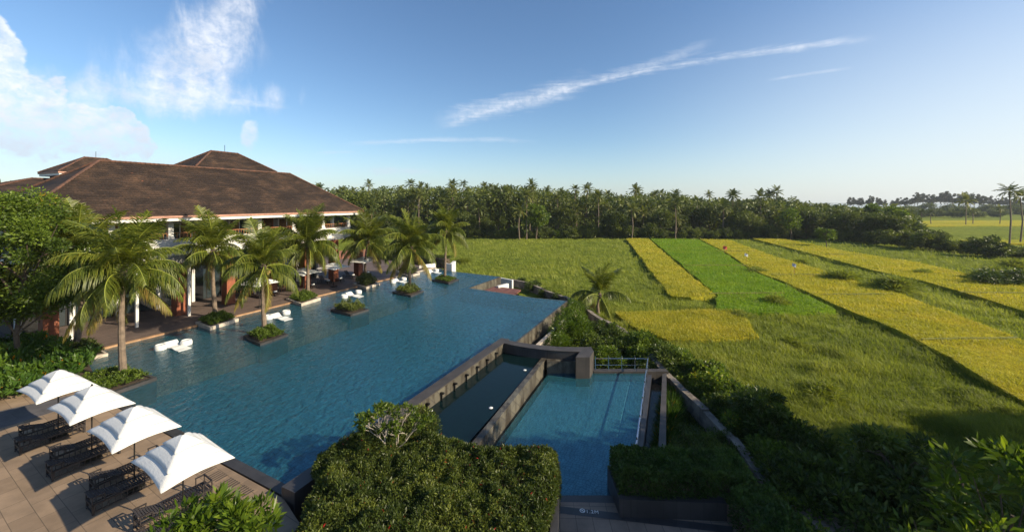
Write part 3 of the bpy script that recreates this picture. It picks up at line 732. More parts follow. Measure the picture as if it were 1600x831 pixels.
# louvred canopy over projecting entrance
mb = MB()
t0, t1, s0, s1 = -12.5, -4.2, -1.9, 2.6
mb.prism([p[:2] for p in (bl(t0,s0), bl(t1,s0), bl(t1,s0+.15), bl(t0,s0+.15))], 5.3, 6.05)
mb.prism([p[:2] for p in (bl(t1-.15,s0+.15), bl(t1,s0+.15), bl(t1,0-.1), bl(t1-.15,-.1))], 5.3, 6.05)
mb.prism([p[:2] for p in (bl(t0,s0+.15), bl(t0+.15,s0+.15), bl(t0+.15,-.1), bl(t0,-.1))], 5.3, 6.05)
cn = hp(mb.build('canopy', M['grey']))
mb = MB(); n_ = 46
for k in range(n_):
    t = t0+.2+(t1-t0-.4)*k/(n_-1); mb.box(bl(t, -.9, 6.09), (.09, 2.0, .05), ANG)
sl_ = mb.build('canopy_louvres', M['white']); sl_.parent = cn; sl_.matrix_parent_inverse = cn.matrix_parent_inverse
for t in (t0+.2, -8.3, t1-.2):
    mb = MB(); mb.box(bl(t, s0+.25, 2.7), (.2, .2, 5.2), ANG); hp(mb.build('post', M['white']))
# low red-brown screen walls behind the deck
for (x0, y0, x1, y1, hh) in ((530,405,548,403,1.6), (556,402,572,400,1.4)):
    a, b = P(x0, y0, .1), P(x1, y1, .1); mb = MB(); mb.prism([(a.x,a.y),(b.x,b.y),(b.x,b.y+.3),(a.x,a.y+.3)], .1, .1+hh)
    tag(mb.build('screen_wall', M['redwood']), 'low red brown screen wall %s beyond the deck umbrellas' % ('left piece' if x0 == 530 else 'right piece'), 'wall')
# roof lanterns
def pavil(t0, t1, s0, s1):
    mb = MB(); mb.prism([p[:2] for p in (bl(t0+.9,s0+.9), bl(t1-.9,s0+.9), bl(t1-.9,s1-.9), bl(t0+.9,s1-.9))], 12.8, 14.8); hp(mb.build('lantern_wall', M['roof']))
    hiproof(t0, t1, s0, s1, 15.15, 2.35, 'lantern_roof')
    c = bl((t0+t1)/2, (s0+s1)/2, 17.5); mb = MB(); mb.tube([c, c+Vector((0,0,1.0))], .03, 5); hp(mb.build('lightning_rod', M['darkmetal']))
pavil(.4, 10.2, 7.2, 13.8)
# rear-left wing with its own lantern
def toTS(v): q = v-PL; return q.dot(U), q.dot(Wv)
tB, sB = toTS(Vector((-60.6, 53, 0)))
pavil(tB, tB+9.6, sB, sB+7.2)
hiproof(tB-9, tB+17, sB-3.5, sB+12, 11.6, 2.6, 'wing_roof')
mb = MB(); mb.prism([p[:2] for p in (bl(tB-8,sB-2.5), bl(tB+16,sB-2.5), bl(tB+16,sB+11), bl(tB-8,sB+11))], -.2, 11.4); hp(mb.build('wing_wall', M['white']))

# ------------------------------------------------------------------ foliage tools
def rdir(n, g=rng):
    v = g.normal(size=(n, 3)); return v/np.linalg.norm(v, axis=1, keepdims=True)
def leaves(Pt, d, L, Wd, g=rng, fold=.0):
    """one diamond leaf per point: base point, direction, length, width -> verts, quads"""
    n = len(Pt); L = np.broadcast_to(L, (n,))[:, None]; Wd = np.broadcast_to(Wd, (n,))[:, None]
    s = np.cross(d, rdir(n, g)); s /= np.linalg.norm(s, axis=1, keepdims=True)+1e-9
    mid = Pt+d*L*.45; tip = Pt+d*L; tip[:, 2] -= (L*.12)[:, 0]
    V = np.stack([Pt, mid+s*Wd/2, tip, mid-s*Wd/2], 1).reshape(-1, 3)
    Fc = np.arange(4*n).reshape(n, 4); return V, Fc
def join(parts):
    V = []; Fc = []; A = []; o = 0
    for v, f, a in parts: V.append(v); Fc.append(f+o); A.append(a); o += len(v)
    return np.concatenate(V), np.concatenate(Fc), np.concatenate(A)
def clumpcrown(center, rad, nclump, nleaf, L, Wd, clump_r, seed, shell=.55, flat=1.0, up=.35, core=True):
    """leaves in clumps spread through an ellipsoid; returns verts, faces, var"""
    g = np.random.default_rng(seed); rad = np.array(rad, float)
    c = rdir(nclump, g)*(shell+(1-shell)*g.random((nclump, 1))**.6); c[:, 2] = np.where(c[:, 2] < -.35, c[:, 2]*.5, c[:, 2])
    C = np.array(center)+c*rad; tone = g.random(nclump)
    k = g.integers(0, nclump, nleaf); cr = clump_r*(.6+.8*g.random(nclump))
    dd = rdir(nleaf, g); r = g.random((nleaf, 1))**.5
    Pt = C[k]+dd*r*cr[k][:, None]*np.array([1, 1, .7])
    d = dd*.8+rdir(nleaf, g)*.6+np.array([0, 0, up]); d /= np.linalg.norm(d, axis=1, keepdims=True)
    V, Fc = leaves(Pt, d, L*(.7+.6*g.random(nleaf)), Wd*(.7+.6*g.random(nleaf)), g)
    a = np.clip(.55*tone[k]+.45*g.random(nleaf), 0, 1)
    return V, Fc, a
def trunkmesh(mb, base, top, r0, r1, seed=0, wob=.15, n=7, m=0):
    g = random.Random(seed); pts = []
    for k in range(n+1):
        t = k/n; p = Vector(base).lerp(Vector(top), t)+Vector((g.uniform(-wob, wob), g.uniform(-wob, wob), 0))*math.sin(math.pi*t); pts.append(p)
    mb.tube(pts, [r0+(r1-r0)*k/n for k in range(n+1)], 7, m); return pts
# ---- palm fronds
def frond_arrays(L, elev, droop, npair, ll, lw, seed, hang=.5, twist=0.0):
    """one coconut frond in the x-z plane: returns leaflet V,F,var and rib points"""
    g = np.random.default_rng(seed); n = 14; pts = [np.zeros(3)]; e = elev
    for k in range(n):
        e -= droop/n*(.4+1.3*k/n)
        pts.append(pts[-1]+np.array([math.cos(e), twist*k/n*.15, math.sin(e)])*L/n)
    pts = np.array(pts)
    t = np.linspace(.16, .985, npair); idx = t*n; i = np.minimum(idx.astype(int), n-1); fr = (idx-i)[:, None]
    base = pts[i]*(1-fr)+pts[i+1]*fr; tan = pts[i+1]-pts[i]; tan /= np.linalg.norm(tan, axis=1, keepdims=True)
    Vs = []; Fs = []; As = []; o = 0
    for sgn in (-1, 1):
        ln = ll*np.sin(np.pi*np.clip(t*.93+.10, 0, 1))**.55*(.85+.3*g.random(npair)); ln = np.maximum(ln, ll*.25)
        side = np.tile(np.array([0, sgn, 0.]), (npair, 1))
        nrm = np.cross(tan, side)*sgn
        dr = side*.85+tan*.62+np.array([0, 0, -1])*hang*(.5+.5*g.random((npair, 1)))+nrm*.22+rdir(npair, g)*.16
        dr /= np.linalg.norm(dr, axis=1, keepdims=True)
        mid = base+dr*ln[:, None]*.5
        dr2 = dr+np.array([0, 0, -1])*(hang*1.1+.15)+rdir(npair, g)*.22; dr2 /= np.linalg.norm(dr2, axis=1, keepdims=True)
        tip = mid+dr2*ln[:, None]*.5
        wv = tan*lw/2
        V = np.stack([base-wv*.7, base+wv*.7, mid+wv, mid-wv, tip+wv*.12, tip-wv*.12], 1).reshape(-1, 3)
        b = np.arange(npair)*6
        Fc = np.concatenate([np.stack([b, b+1, b+2, b+3], 1), np.stack([b+3, b+2, b+4, b+5], 1)])
        a = g.random(npair)*.5+.25
        Vs.append(V); Fs.append(Fc+o); As.append(np.concatenate([a, a+.05])); o += len(V)
    return np.concatenate(Vs), np.concatenate(Fs), np.concatenate(As), pts
def ribbon(pts, r0, r1):
    """square-section rib along pts"""
    n = len(pts); V = []; Fc = []
    for k, p in enumerate(pts):
        r = r0+(r1-r0)*k/(n-1); V += [p+np.array([0, r, 0]), p+np.array([0, 0, r*.8]), p-np.array([0, r, 0]), p-np.array([0, 0, r*.8])]
    for k in range(n-1):
        for j in range(4):
            Fc.append((k*4+j, k*4+(j+1) % 4, k*4+4+(j+1) % 4, k*4+4+j))
    return np.array(V), np.array(Fc)
def frond_mesh(name, L, elev, droop, npair, ll, lw, seed, hang, lift=0, mats=None, twist=0):
    V, Fc, A, pts = frond_arrays(L, elev, droop, npair, ll, lw, seed, hang, twist)
    A = A+lift; V2_, F2 = ribbon(pts, .045*L/4, .010*L/4)
    mi = np.concatenate([np.zeros(len(Fc)), np.ones(len(F2))])
    return np_mesh(name, np.concatenate([V, V2_]), np.concatenate([Fc, F2+len(V)]), mats or [M['palm'], M['rachis']], attr=np.concatenate([A, np.full(len(F2), .5)]), mi=mi, link=False)
FR = {}
for k, (el, dr, hg, lift) in enumerate([(85,20,.12,.12), (74,50,.4,.1), (58,88,.75,.08), (40,108,1.1,.05), (20,106,1.5,.05), (-6,78,1.8,.1), (-34,48,1.8,.22)]):
    for v in range(2):
        FR[k, v] = frond_mesh('frond', 4.0, R(el+v*4), R(dr+v*14), 80, 1.12, .056, 50+k*3+v, hg, lift, [M['palm' if k < 6 else 'palm_old'], M['rachis']], twist=(-1)**v*2)
def near_palm(base, boss, frond_len, label, seed, nf=21, spears=4, group='coconut palms standing in the pool planters', lean=.0, r=.16, cat='palm tree', nuts=True, old=.6, spearscale=1.0):
    g = random.Random(seed); t = empty('coconut_palm', base, g.uniform(0, 6.28), label, cat, group)
    h = boss-base; mb = MB(); n_ = 16; pts = []; rad = []
    inv = Matrix.Rotation(-t.rotation_euler.z, 3, 'Z'); bz = inv@h; bow = Vector((g.uniform(-.2, .2), g.uniform(-.2, .2), 0))
    for k in range(n_+1):
        q = k/n_; pts.append(bz*q+bow*math.sin(math.pi*q)); rad.append(r*(1.25-.55*min(1, q*1.1))*(1.0+.07*(k % 2))+(.06 if k == 0 else 0))
    mb.tube(pts, rad, 9); mb.build('trunk', M['bark'], t, smooth=False)
    # fibrous heart
    mb = MB(); mb.lathe([(.10, -.35), (.24, -.15), (.26, .1), (.12, .4)], 9, bz); mb.build('crown_heart', M['bark2'], t)
    sc = frond_len/4.0
    for k in range(nf):
        q = k/nf
        if k < spears: lv = 0 if k < 2 else 1
        else:
            u_ = (k-spears)/(nf-spears); lv = min(6, 1+int(u_*5.5+g.uniform(0, .8)))
            if lv == 6 and g.random() > old: lv = 5
        o = obj_from('frond', FR[lv, g.randrange(2)], t, bz+Vector((0, 0, .15-.25*q)), k*2.39996+g.uniform(-.25, .25), sc*g.uniform(.86, 1.1)*(spearscale if lv < 2 else 1))
        o.rotation_euler = (g.uniform(-.12, .12), g.uniform(-.1, .1), o.rotation_euler.z)
    if nuts:
        for j in range(2):
            mb = MB(); a = g.uniform(0, 6.28)
            for k in range(9):
                c = bz+Vector((math.cos(a)*.34+g.uniform(-.16,.16), math.sin(a)*.34+g.uniform(-.16,.16), -.15-g.uniform(0,.45)))
                mb.lathe([(.03,-.13),(.09,-.08),(.115,0),(.09,.08),(.03,.12)], 7, c)
            mb.build('coconuts', M['coconut'], t, smooth=True)
    return t
def hbase(px, py, z=.3): return P(px, py, z)
def bossat(base, px, py):      # crown point above the base with a small lean to reach the photographed place
    d = base.y; return D(px, py, d)

# ---- planters in the pool
def planter(L_, B_, R_, z, hh, label, plants, seed, mt='granite', dens=520, hgt=.5):
    l, b, r_ = P(*L_, z), P(*B_, z), P(*R_, z); f = l+r_-b; c = (l+r_)/2
    t = empty('planter_box', c, 0, label, 'planter', 'square stone planters standing in the pool')
    top = z+hh; q = [l, b, r_, f]
    def ins(k): return [p+(c-p).normalized()*k*1.41 for p in q]
    i_ = ins(.22); mb = MB()
    for k in range(4):
        j = (k+1) % 4; mb.prism([q[k][:2], q[j][:2], i_[j][:2], i_[k][:2]], -1.32, top)
    rel(mb.build('rim', M[mt]), t)
    mb = MB(); mb.prism([p[:2] for p in ins(.20)], top-.3, top-.05); rel(mb.build('soil', M['soil']), t)
    if plants:
        g = np.random.default_rng(seed); n = dens*6; uv = g.random((n, 2))*.84+.08
        l_, b_, r2 = np.array(l), np.array(b), np.array(r_)
        pos = b_+(l_-b_)*uv[:, :1]+(r2-b_)*uv[:, 1:]
        tuft = vnoise(pos[:, 0]*2.3+seed, pos[:, 1]*2.3, seed); edge = 1-np.max(np.abs(uv-.5)*2, axis=1)**3
        pos[:, 2] = top+(.05+hgt*tuft*edge*1.4*g.random(n)**.5)
        d = rdir(n, g)*.9+np.array([0, 0, .9]); d /= np.linalg.norm(d, axis=1, keepdims=True)
        V, Fc = leaves(pos, d, .14+.12*g.random(n), .045+.03*g.random(n), g)
        o = np_mesh('planter_shrub', V, Fc, M[plants], attr=np.clip(.25+.75*g.random(n)*(.5+.5*tuft), 0, 1))
        o.location = (0, 0, 0); tag(o, 'plants filling the '+' '.join(label.replace(',', '').split()[:13]), 'shrub', 'low plants in the pool planters')
    return c, top
PLT = [
 ((95,551),(124,567),(169,556), .2, 'curb', 'pale planter at the near left corner of the pool beside the timber deck', 'broad', .8),
 ((305,508),(328,516.5),(373,502), .28, 'curb', 'planter against the deck under the second near palm', 'lime', .6),
 ((447,470),(471,478.5),(501,469), .28, 'curb', 'planter against the deck with palm, beside the second pair of white pool stools', 'lime', .6),
 ((551,446),(572,452),(594,445), .28, 'curb', 'planter against the deck with a full dark bush and a slim palm', 'broad', 1.1),
 ((619,427),(639,434),(656,429), .28, 'curb', 'farthest planter against the deck, bushy and without a palm', 'broad', 1.2),
 ((108,603),(160,624),(245,594), .2, 'granite', 'largest looking dark planter nearest the white terrace umbrellas', 'lime', .5),
 ((380,528),(406.5,541),(450,525.5), .2, 'granite', 'dark square planter with palm, second in the row along the pool step', 'lime', .6),
 ((516.5,486),(548,494.5),(576.5,486), .2, 'granite', 'dark square planter holding only a rounded bush', 'broad', .95),
 ((613,458),(642,464.5),(662,456.5), .2, 'granite', 'dark square planter with palm beyond the rounded bush', 'broad', .7),
 ((675,439),(701,444.5),(717,438), .2, 'granite', 'farthest dark square planter with palm in open water', 'lime', .35),
]
for i, (l_, b_, r_, hh, mt, lab, pl, hgt) in enumerate(PLT):
    planter(l_, b_, r_, 0, hh, lab, pl, 100+i, mt, hgt=hgt)
# ---- palms  (base px, boss px, frond length)
PALMS = [
 ((193,590),(193,428),4.0,'largest coconut palm with fruit, nearest the white terrace umbrellas',5,40,4),
 ((118,548),(128,400),4.3,'leaning back coconut palm half hidden behind the largest palm at the left',9,28,4),
 ((337,494),(333,395),4.1,'tall coconut palm in the planter beside the deck in front of the balcony',12,32,6),
 ((414,520),(411,419),3.8,'slim coconut palm in the second dark planter with bright lower fronds',15,30,5),
 ((481,463),(480,384),4.7,'thick crowned coconut palm beside the deck in front of the white parapet',21,38,6),
 ((571,436),(575,378),4.8,'dark crowned coconut palm at the right end of the hotel building',25,34,6),
 ((641,452),(643,388),4.7,'coconut palm in the dark planter beyond the rounded bush',28,33,6),
 ((695,436),(697,364),4.2,'farthest coconut palm in the pool, standing clear against the green field',33,28,5),
]
for (b_, c_, fl, lab, sd_, nf, sp_) in PALMS:
    base = P(*b_, .15); near_palm(base, bossat(base, *c_), fl, lab, sd_, nf, sp_)
# lone young palm by the boundary wall
base = P(935,490,G); near_palm(base, bossat(base, 937,462), 4.3, 'young coconut palm standing alone by the stone boundary wall', 40, 17, 5, group=None, nuts=False, old=1.0)

# ------------------------------------------------------------------ umbrellas
def umbrella_meshes(a, b, za, ze):
    """three tiered rectangular canopy, half sizes a,b"""
    tiers = []
    def outline(ang_i, n=10):
        cs = [(-a,-b),(a,-b),(a,b),(-a,b)]; pts = []
        for k in range(4):
            c0, c1 = cs[k], cs[(k+1) % 4]
            for j in range(n):
                u = j/n; bow = math.sin(math.pi*u)
                x = c0[0]+(c1[0]-c0[0])*u; y = c0[1]+(c1[1]-c0[1])*u
                x *= 1-.06*bow; y *= 1-.06*bow; pts.append((x, y, bow))
        return pts
    base = outline(0)
    for (r0, r1, dz) in ((0, .40, .15), (.30, .72, .075), (.60, 1.0, 0)):
        mb = MB(); rs = [r0+(r1-r0)*k/5 for k in range(6)]; rows = []
        for r in rs:
            row = []
            for (x, y, bow) in base:
                z = za-(za-ze)*r+.07*bow*r**1.6+dz+.02*math.sin(math.pi*(r-r0)/(r1-r0))
                row.append((x*r, y*r, z))
            rows.append(row)
        n = len(base)
        for i in range(5):
            for j in range(n):
                j2 = (j+1) % n; mb.face([rows[i][j], rows[i+1][j], rows[i+1][j2], rows[i][j2]])
        tiers.append(mb)
    return tiers
UMB = []
def make_umbrella(a, b, za, ze, base_size=.3, brownpost=False):
    root = empty('parasol', (0,0,0))
    for mb in umbrella_meshes(a, b, za, ze):
        me = mb; me.v = [tuple(v) for v in me.v]
        o = me.build('canopy_tier', M['canvas'], root, smooth=True)
        wl_ = o.modifiers.new('weld', 'WELD'); wl_.merge_threshold = .002
        so_ = o.modifiers.new('thick', 'SOLIDIFY'); so_.thickness = .012
    mb = MB(); mb.tube([(0,0,.0), (0,0,za+.12)], .024, 8); mb.build('pole', M['darkmetal'], root)
    mb = MB(); mb.lathe([(.03,0),(.045,.04),(.03,.09),(.01,.12)], 8, (0,0,za+.1)); mb.build('finial', M['darkmetal'], root)
    mb = MB(); mb.box((0,0,.05), (.55,.55,.08)); mb.build('base_plate', M['darkmetal'], root)
    for sx, sy in ((-1,-1),(1,-1),(1,1),(-1,1)):
        mb = MB(); mb.bar((0,0,za-.04), (sx*a*.97, sy*b*.97, ze-.03), .022); mb.bar((0,0,ze-.45), (sx*a*.5, sy*b*.5, (za+ze)/2-.10), .018); mb.build('rib', M['darkmetal'], root)
    return root
us = make_umbrella(1.36, .98, 3.0, 2.28)
ulabels = ['white parasol farthest left, over the planting bed edge', 'white parasol second from the left bed on the terrace', 'white parasol third from the left bed on the terrace', 'white parasol nearest the camera on the terrace']
for i, (px, py, yaw) in enumerate(((91,581,-27), (143.5,606,-28), (210,638.5,-30), (286,682.5,-32))):
    o = us if i == 0 else copy_tree(us); d = F*(H-3.12)/(py-HZ)
    o.location = ((px-800)*d/F, d, .08); o.rotation_euler.z = R(yaw); UMB.append(o)
    tag(o, ulabels[i], 'parasol', 'white tiered parasols on the near terrace')
us2 = make_umbrella(1.5, 1.5, 2.95, 2.45)
flab = ['white parasol on the timber deck behind the slim palm', 'white parasol on the timber deck left of the thick crowned palm', 'white parasol on the timber deck right of the thick crowned palm', 'white parasol farthest along the timber deck']
for i, (px, py, gy) in enumerate(((405,434,466), (474,419,452), (521,411,441), (566,402,432))):
    o = us2 if i == 0 else copy_tree(us2); d = P(px, gy, .1).y
    d = F*(H-3.15)/(py-HZ); d = min(d, P(px, gy, .1).y+2)
    o.location = ((px-800)*d/F, d, .1); o.rotation_euler.z = ANG+R(8); tag(o, flab[i], 'parasol', 'white parasols on the far timber deck')

# ------------------------------------------------------------------ sun loungers (terrace: slatted rattan)
def make_lounger(back=35, towel=False, m='rattan'):
    """head at -x, foot at +x, length 2 m"""
    root = empty('sun_lounger', (0,0,0)); w_ = .64; hgt = .34
    mb = MB()
    for sy in (-1, 1):
        mb.box((0, sy*w_/2, hgt), (2.0, .05, .06)); mb.box((0, sy*w_/2, .10), (1.95, .035, .035))
        n_ = 12
        for k in range(n_): mb.box((-.92+1.84*k/(n_-1), sy*w_/2, .22), (.02, .02, .22))
    mb.box((1.0, 0, hgt), (.05, w_, .06)); mb.box((-1.0, 0, hgt), (.05, w_, .06)); mb.box((1.0, 0, .10), (.035, w_, .035)); mb.box((-1.0,0,.10), (.035, w_, .035))
    mb.build('frame', M[m], root)
    for sx in (-1, 1):
        for sy in (-1, 1):
            mb = MB(); mb.box((sx*.98, sy*(w_/2-.005), .17), (.06, .06, .34)); mb.build('leg', M[m], root)
    mb = MB()
    for k in range(17): mb.box((-.28+1.24*k/16, 0, hgt+.035), (.05, w_-.05, .018))
    mb.build('seat', M[m], root)
    mb = MB(); a = R(back); q = Matrix.Rotation(-(math.pi-a), 3, 'Y')
    for k in range(10):
        s_ = .05+.72*k/9; mb.box((-.3-s_*math.cos(a), 0, hgt+.05+s_*math.sin(a)), (.055, w_-.06, .02), M=Matrix.Rotation(a, 3, 'Y'))
    for sy in (-1, 1): mb.bar((-.3, sy*(w_/2-.05), hgt+.04), (-.3-.78*math.cos(a), sy*(w_/2-.05), hgt+.04+.78*math.sin(a)), .03)
    mb.build('backrest', M['sling'], root)
    # raised end hoop (armrest box)
    mb = MB()
    for sy in (-1, 1):
        mb.box((.86, sy*w_/2, .62), (.30, .04, .04)); mb.box((.73, sy*w_/2, .49), (.03, .03, .26)); mb.box((1.0, sy*w_/2, .49), (.03, .03, .26))
    if not towel: mb.box((1.0, 0, .62), (.04, w_, .04)); mb.build('foot_frame', M[m], root)
    if not towel:
        mb = MB()
        for sy in (-1, 1):
            mb.box((-.84, sy*w_/2, .60), (.34, .04, .04)); mb.box((-.69, sy*w_/2, .48), (.03, .03, .26)); mb.box((-1.0, sy*w_/2, .48), (.03, .03, .26))
        mb.box((-1.0, 0, .60), (.04, w_, .04)); mb.build('head_frame', M[m], root)
    if towel:
        mb = MB(); mb.tube([(.72, -.2, hgt+.12), (.72, .2, hgt+.12)], .085, 10); mb.build('rolled_towel', M['towel'], root)
    return root
lo = make_lounger(18)
k_ = 0
LL = ['left', 'right']
for i, u in enumerate(UMB):
    yaw = u.rotation_euler.z; e1_ = Vector((math.cos(yaw), math.sin(yaw), 0)); e2_ = Vector((-math.sin(yaw), math.cos(yaw), 0))
    for j, (da, db) in enumerate(((-1.08, .12), (.16, -.25))):
        o = lo if k_ == 0 else copy_tree(lo); k_ += 1
        c = u.location+e1_*da+e2_*db; o.location = (c.x, c.y, .09); o.rotation_euler.z = yaw+R(90)
        tag(o, 'dark slatted sun lounger, %s one under the %s' % (LL[j], ['white parasol farthest left', 'second white parasol from the left', 'third white parasol from the left', 'white parasol nearest the camera'][i]), 'sun lounger', 'dark sun loungers on the near terrace')
lo2 = make_lounger(45, True)
fl = [(409,466),(428,462),(459,455),(487,450.5),(512,443.5),(531,440),(551,434.5),(574,430.5)]
fl_lab = ['beneath the first deck umbrella, left of its post', 'beneath the first deck umbrella, right of its post', 'left of the thick crowned palm trunk', 'right of the thick crowned palm trunk', 'left one under the third deck umbrella', 'right one under the third deck umbrella', 'left one under the farthest deck umbrella', 'right one under the farthest deck umbrella']
for i, (px, py) in enumerate(fl):
    o = lo2 if i == 0 else copy_tree(lo2); c = P(px, py, .1)
    o.location = (c.x-.6, c.y+.4, .1); o.rotation_euler.z = ANG-R(90)+R(6*(i % 2))
    tag(o, 'dark deck lounger with rolled white towel, '+fl_lab[i], 'sun lounger', 'dark loungers on the timber deck')
# wooden chairs and table on the deck
def make_chair():
    r_ = empty('wooden_chair', (0,0,0)); mb = MB(); mb.box((0,0,.45), (.5,.5,.06)); mb.build('seat', M['wood'], r_)
    mb = MB(); mb.box((-.24,0,.82), (.05,.5,.12)); mb.box((-.24,0,.66), (.04,.5,.08))
    for sy in (-1,1): mb.box((-.24,sy*.24,.66), (.05,.05,.44)); mb.box((0,sy*.25,.66), (.5,.05,.04)); mb.box((.22,sy*.25,.56), (.04,.04,.2))
    mb.build('backrest', M['wood'], r_)
    for sx in (-1,1):
        for sy in (-1,1): mb = MB(); mb.box((sx*.22,sy*.22,.21), (.05,.05,.42)); mb.build('leg', M['wood'], r_)
    return r_
ch = make_chair()
for i, (px, py, yw, lb) in enumerate(((381,466,20,'teak chair on the deck just right of the red brown pillar'), (392,459,100,'teak chair behind the first one on the deck'), (375,457,-60,'teak chair in the shade nearest the glass doors'), (441,455,150,'teak chair between the first and second deck umbrellas'), (448,449,10,'teak chair farther back between the deck umbrellas'))):
    o = ch if i == 0 else copy_tree(ch); o.location = P(px, py, .1); o.rotation_euler.z = R(yw); tag(o, lb, 'chair', 'teak chairs on the timber deck')
tb_ = empty('wooden_table', P(386,462,.1), 0, 'square teak table among the teak chairs on the deck', 'table')
mb = MB(); mb.box((0,0,.72), (.9,.9,.05)); mb.build('tabletop', M['wood'], tb_)
for sx in (-1,1):
    for sy in (-1,1): mb = MB(); mb.box((sx*.38,sy*.38,.35), (.06,.06,.7)); mb.build('leg', M['wood'], tb_)

# ------------------------------------------------------------------ in-pool loungers and stools
def wave_mat():
    mb = MB(); n_ = 14; prof = []
    for k in range(n_+1):
        t = k/n_; x = -.95+1.9*t; z = .30*math.exp(-((t-.04)/.16)**2)+.09*math.exp(-((t-.55)/.16)**2)+.03; prof.append((x, z))
    for k in range(n_):
        (x0, z0), (x1, z1) = prof[k], prof[k+1]; y = .36
        mb.face([(x0,-y,z0),(x1,-y,z1),(x1,y,z1),(x0,y,z0)]); mb.face([(x0,y,z0-.07),(x1,y,z1-.07),(x1,-y,z1-.07),(x0,-y,z0-.07)])
        mb.face([(x0,-y,z0-.07),(x1,-y,z1-.07),(x1,-y,z1),(x0,-y,z0)]); mb.face([(x0,y,z0),(x1,y,z1),(x1,y,z1-.07),(x0,y,z0-.07)])
    for (x, z) in (prof[0], prof[-1]): mb.face([(x,-.36,z-.07),(x,.36,z-.07),(x,.36,z),(x,-.36,z)])
    return mb
st0 = None
sets = [((251,545.5),(277,543),(291,538)), ((420,498),(439,497.5),(447,490.5)), ((538,465),(553.5,462.5),(560,458)), ((614,442),(625,440.5),(631,437.5)), ((654.5+15,427.5),(678.5,426),(682,423.8))]
where = ['nearest set by the largest palm', 'set between the first two deck planters', 'set beside the rounded bush', 'set just beyond the rounded bush planter', 'farthest set near the deck end']
mme = None
for i, (s0_, mt_, s1_) in enumerate(sets):
    for j, (px, py) in enumerate((s0_, s1_)):
        if st0 is None:
            mb = MB(); mb.lathe([(.24,-.33),(.30,-.22),(.335,-.02),(.335,.16),(.29,.28),(.26,.30),(.24,.265),(.0,.265)], 22)
            st0 = mb.build('pool_stool', M['white_plastic'], smooth=True); o = st0
        else: o = st0.copy(); COL.objects.link(o)
        c = P(px, py, 0); o.location = (c.x, c.y, .02); sc_ = 1.15; o.scale = (sc_,)*3
        tag(o, 'round white pool stool, %s one of the %s' % (['left','right'][j], where[i]), 'stool', 'white stools in the shallow water')
    c = P(mt_[0], mt_[1], 0)
    if mme is None: o = wave_mat().build('pool_lounger', M['white_plastic'], smooth=True); mme = o
    else: o = mme.copy(); COL.objects.link(o)
    o.location = (c.x, c.y, .0); o.rotation_euler.z = ANG-R(90)-R(12)*0; o.scale = (1.15,)*3
    tag(o, 'white wave shaped in water lounger, '+where[i], 'pool lounger', 'white wave shaped loungers in the shallow water')

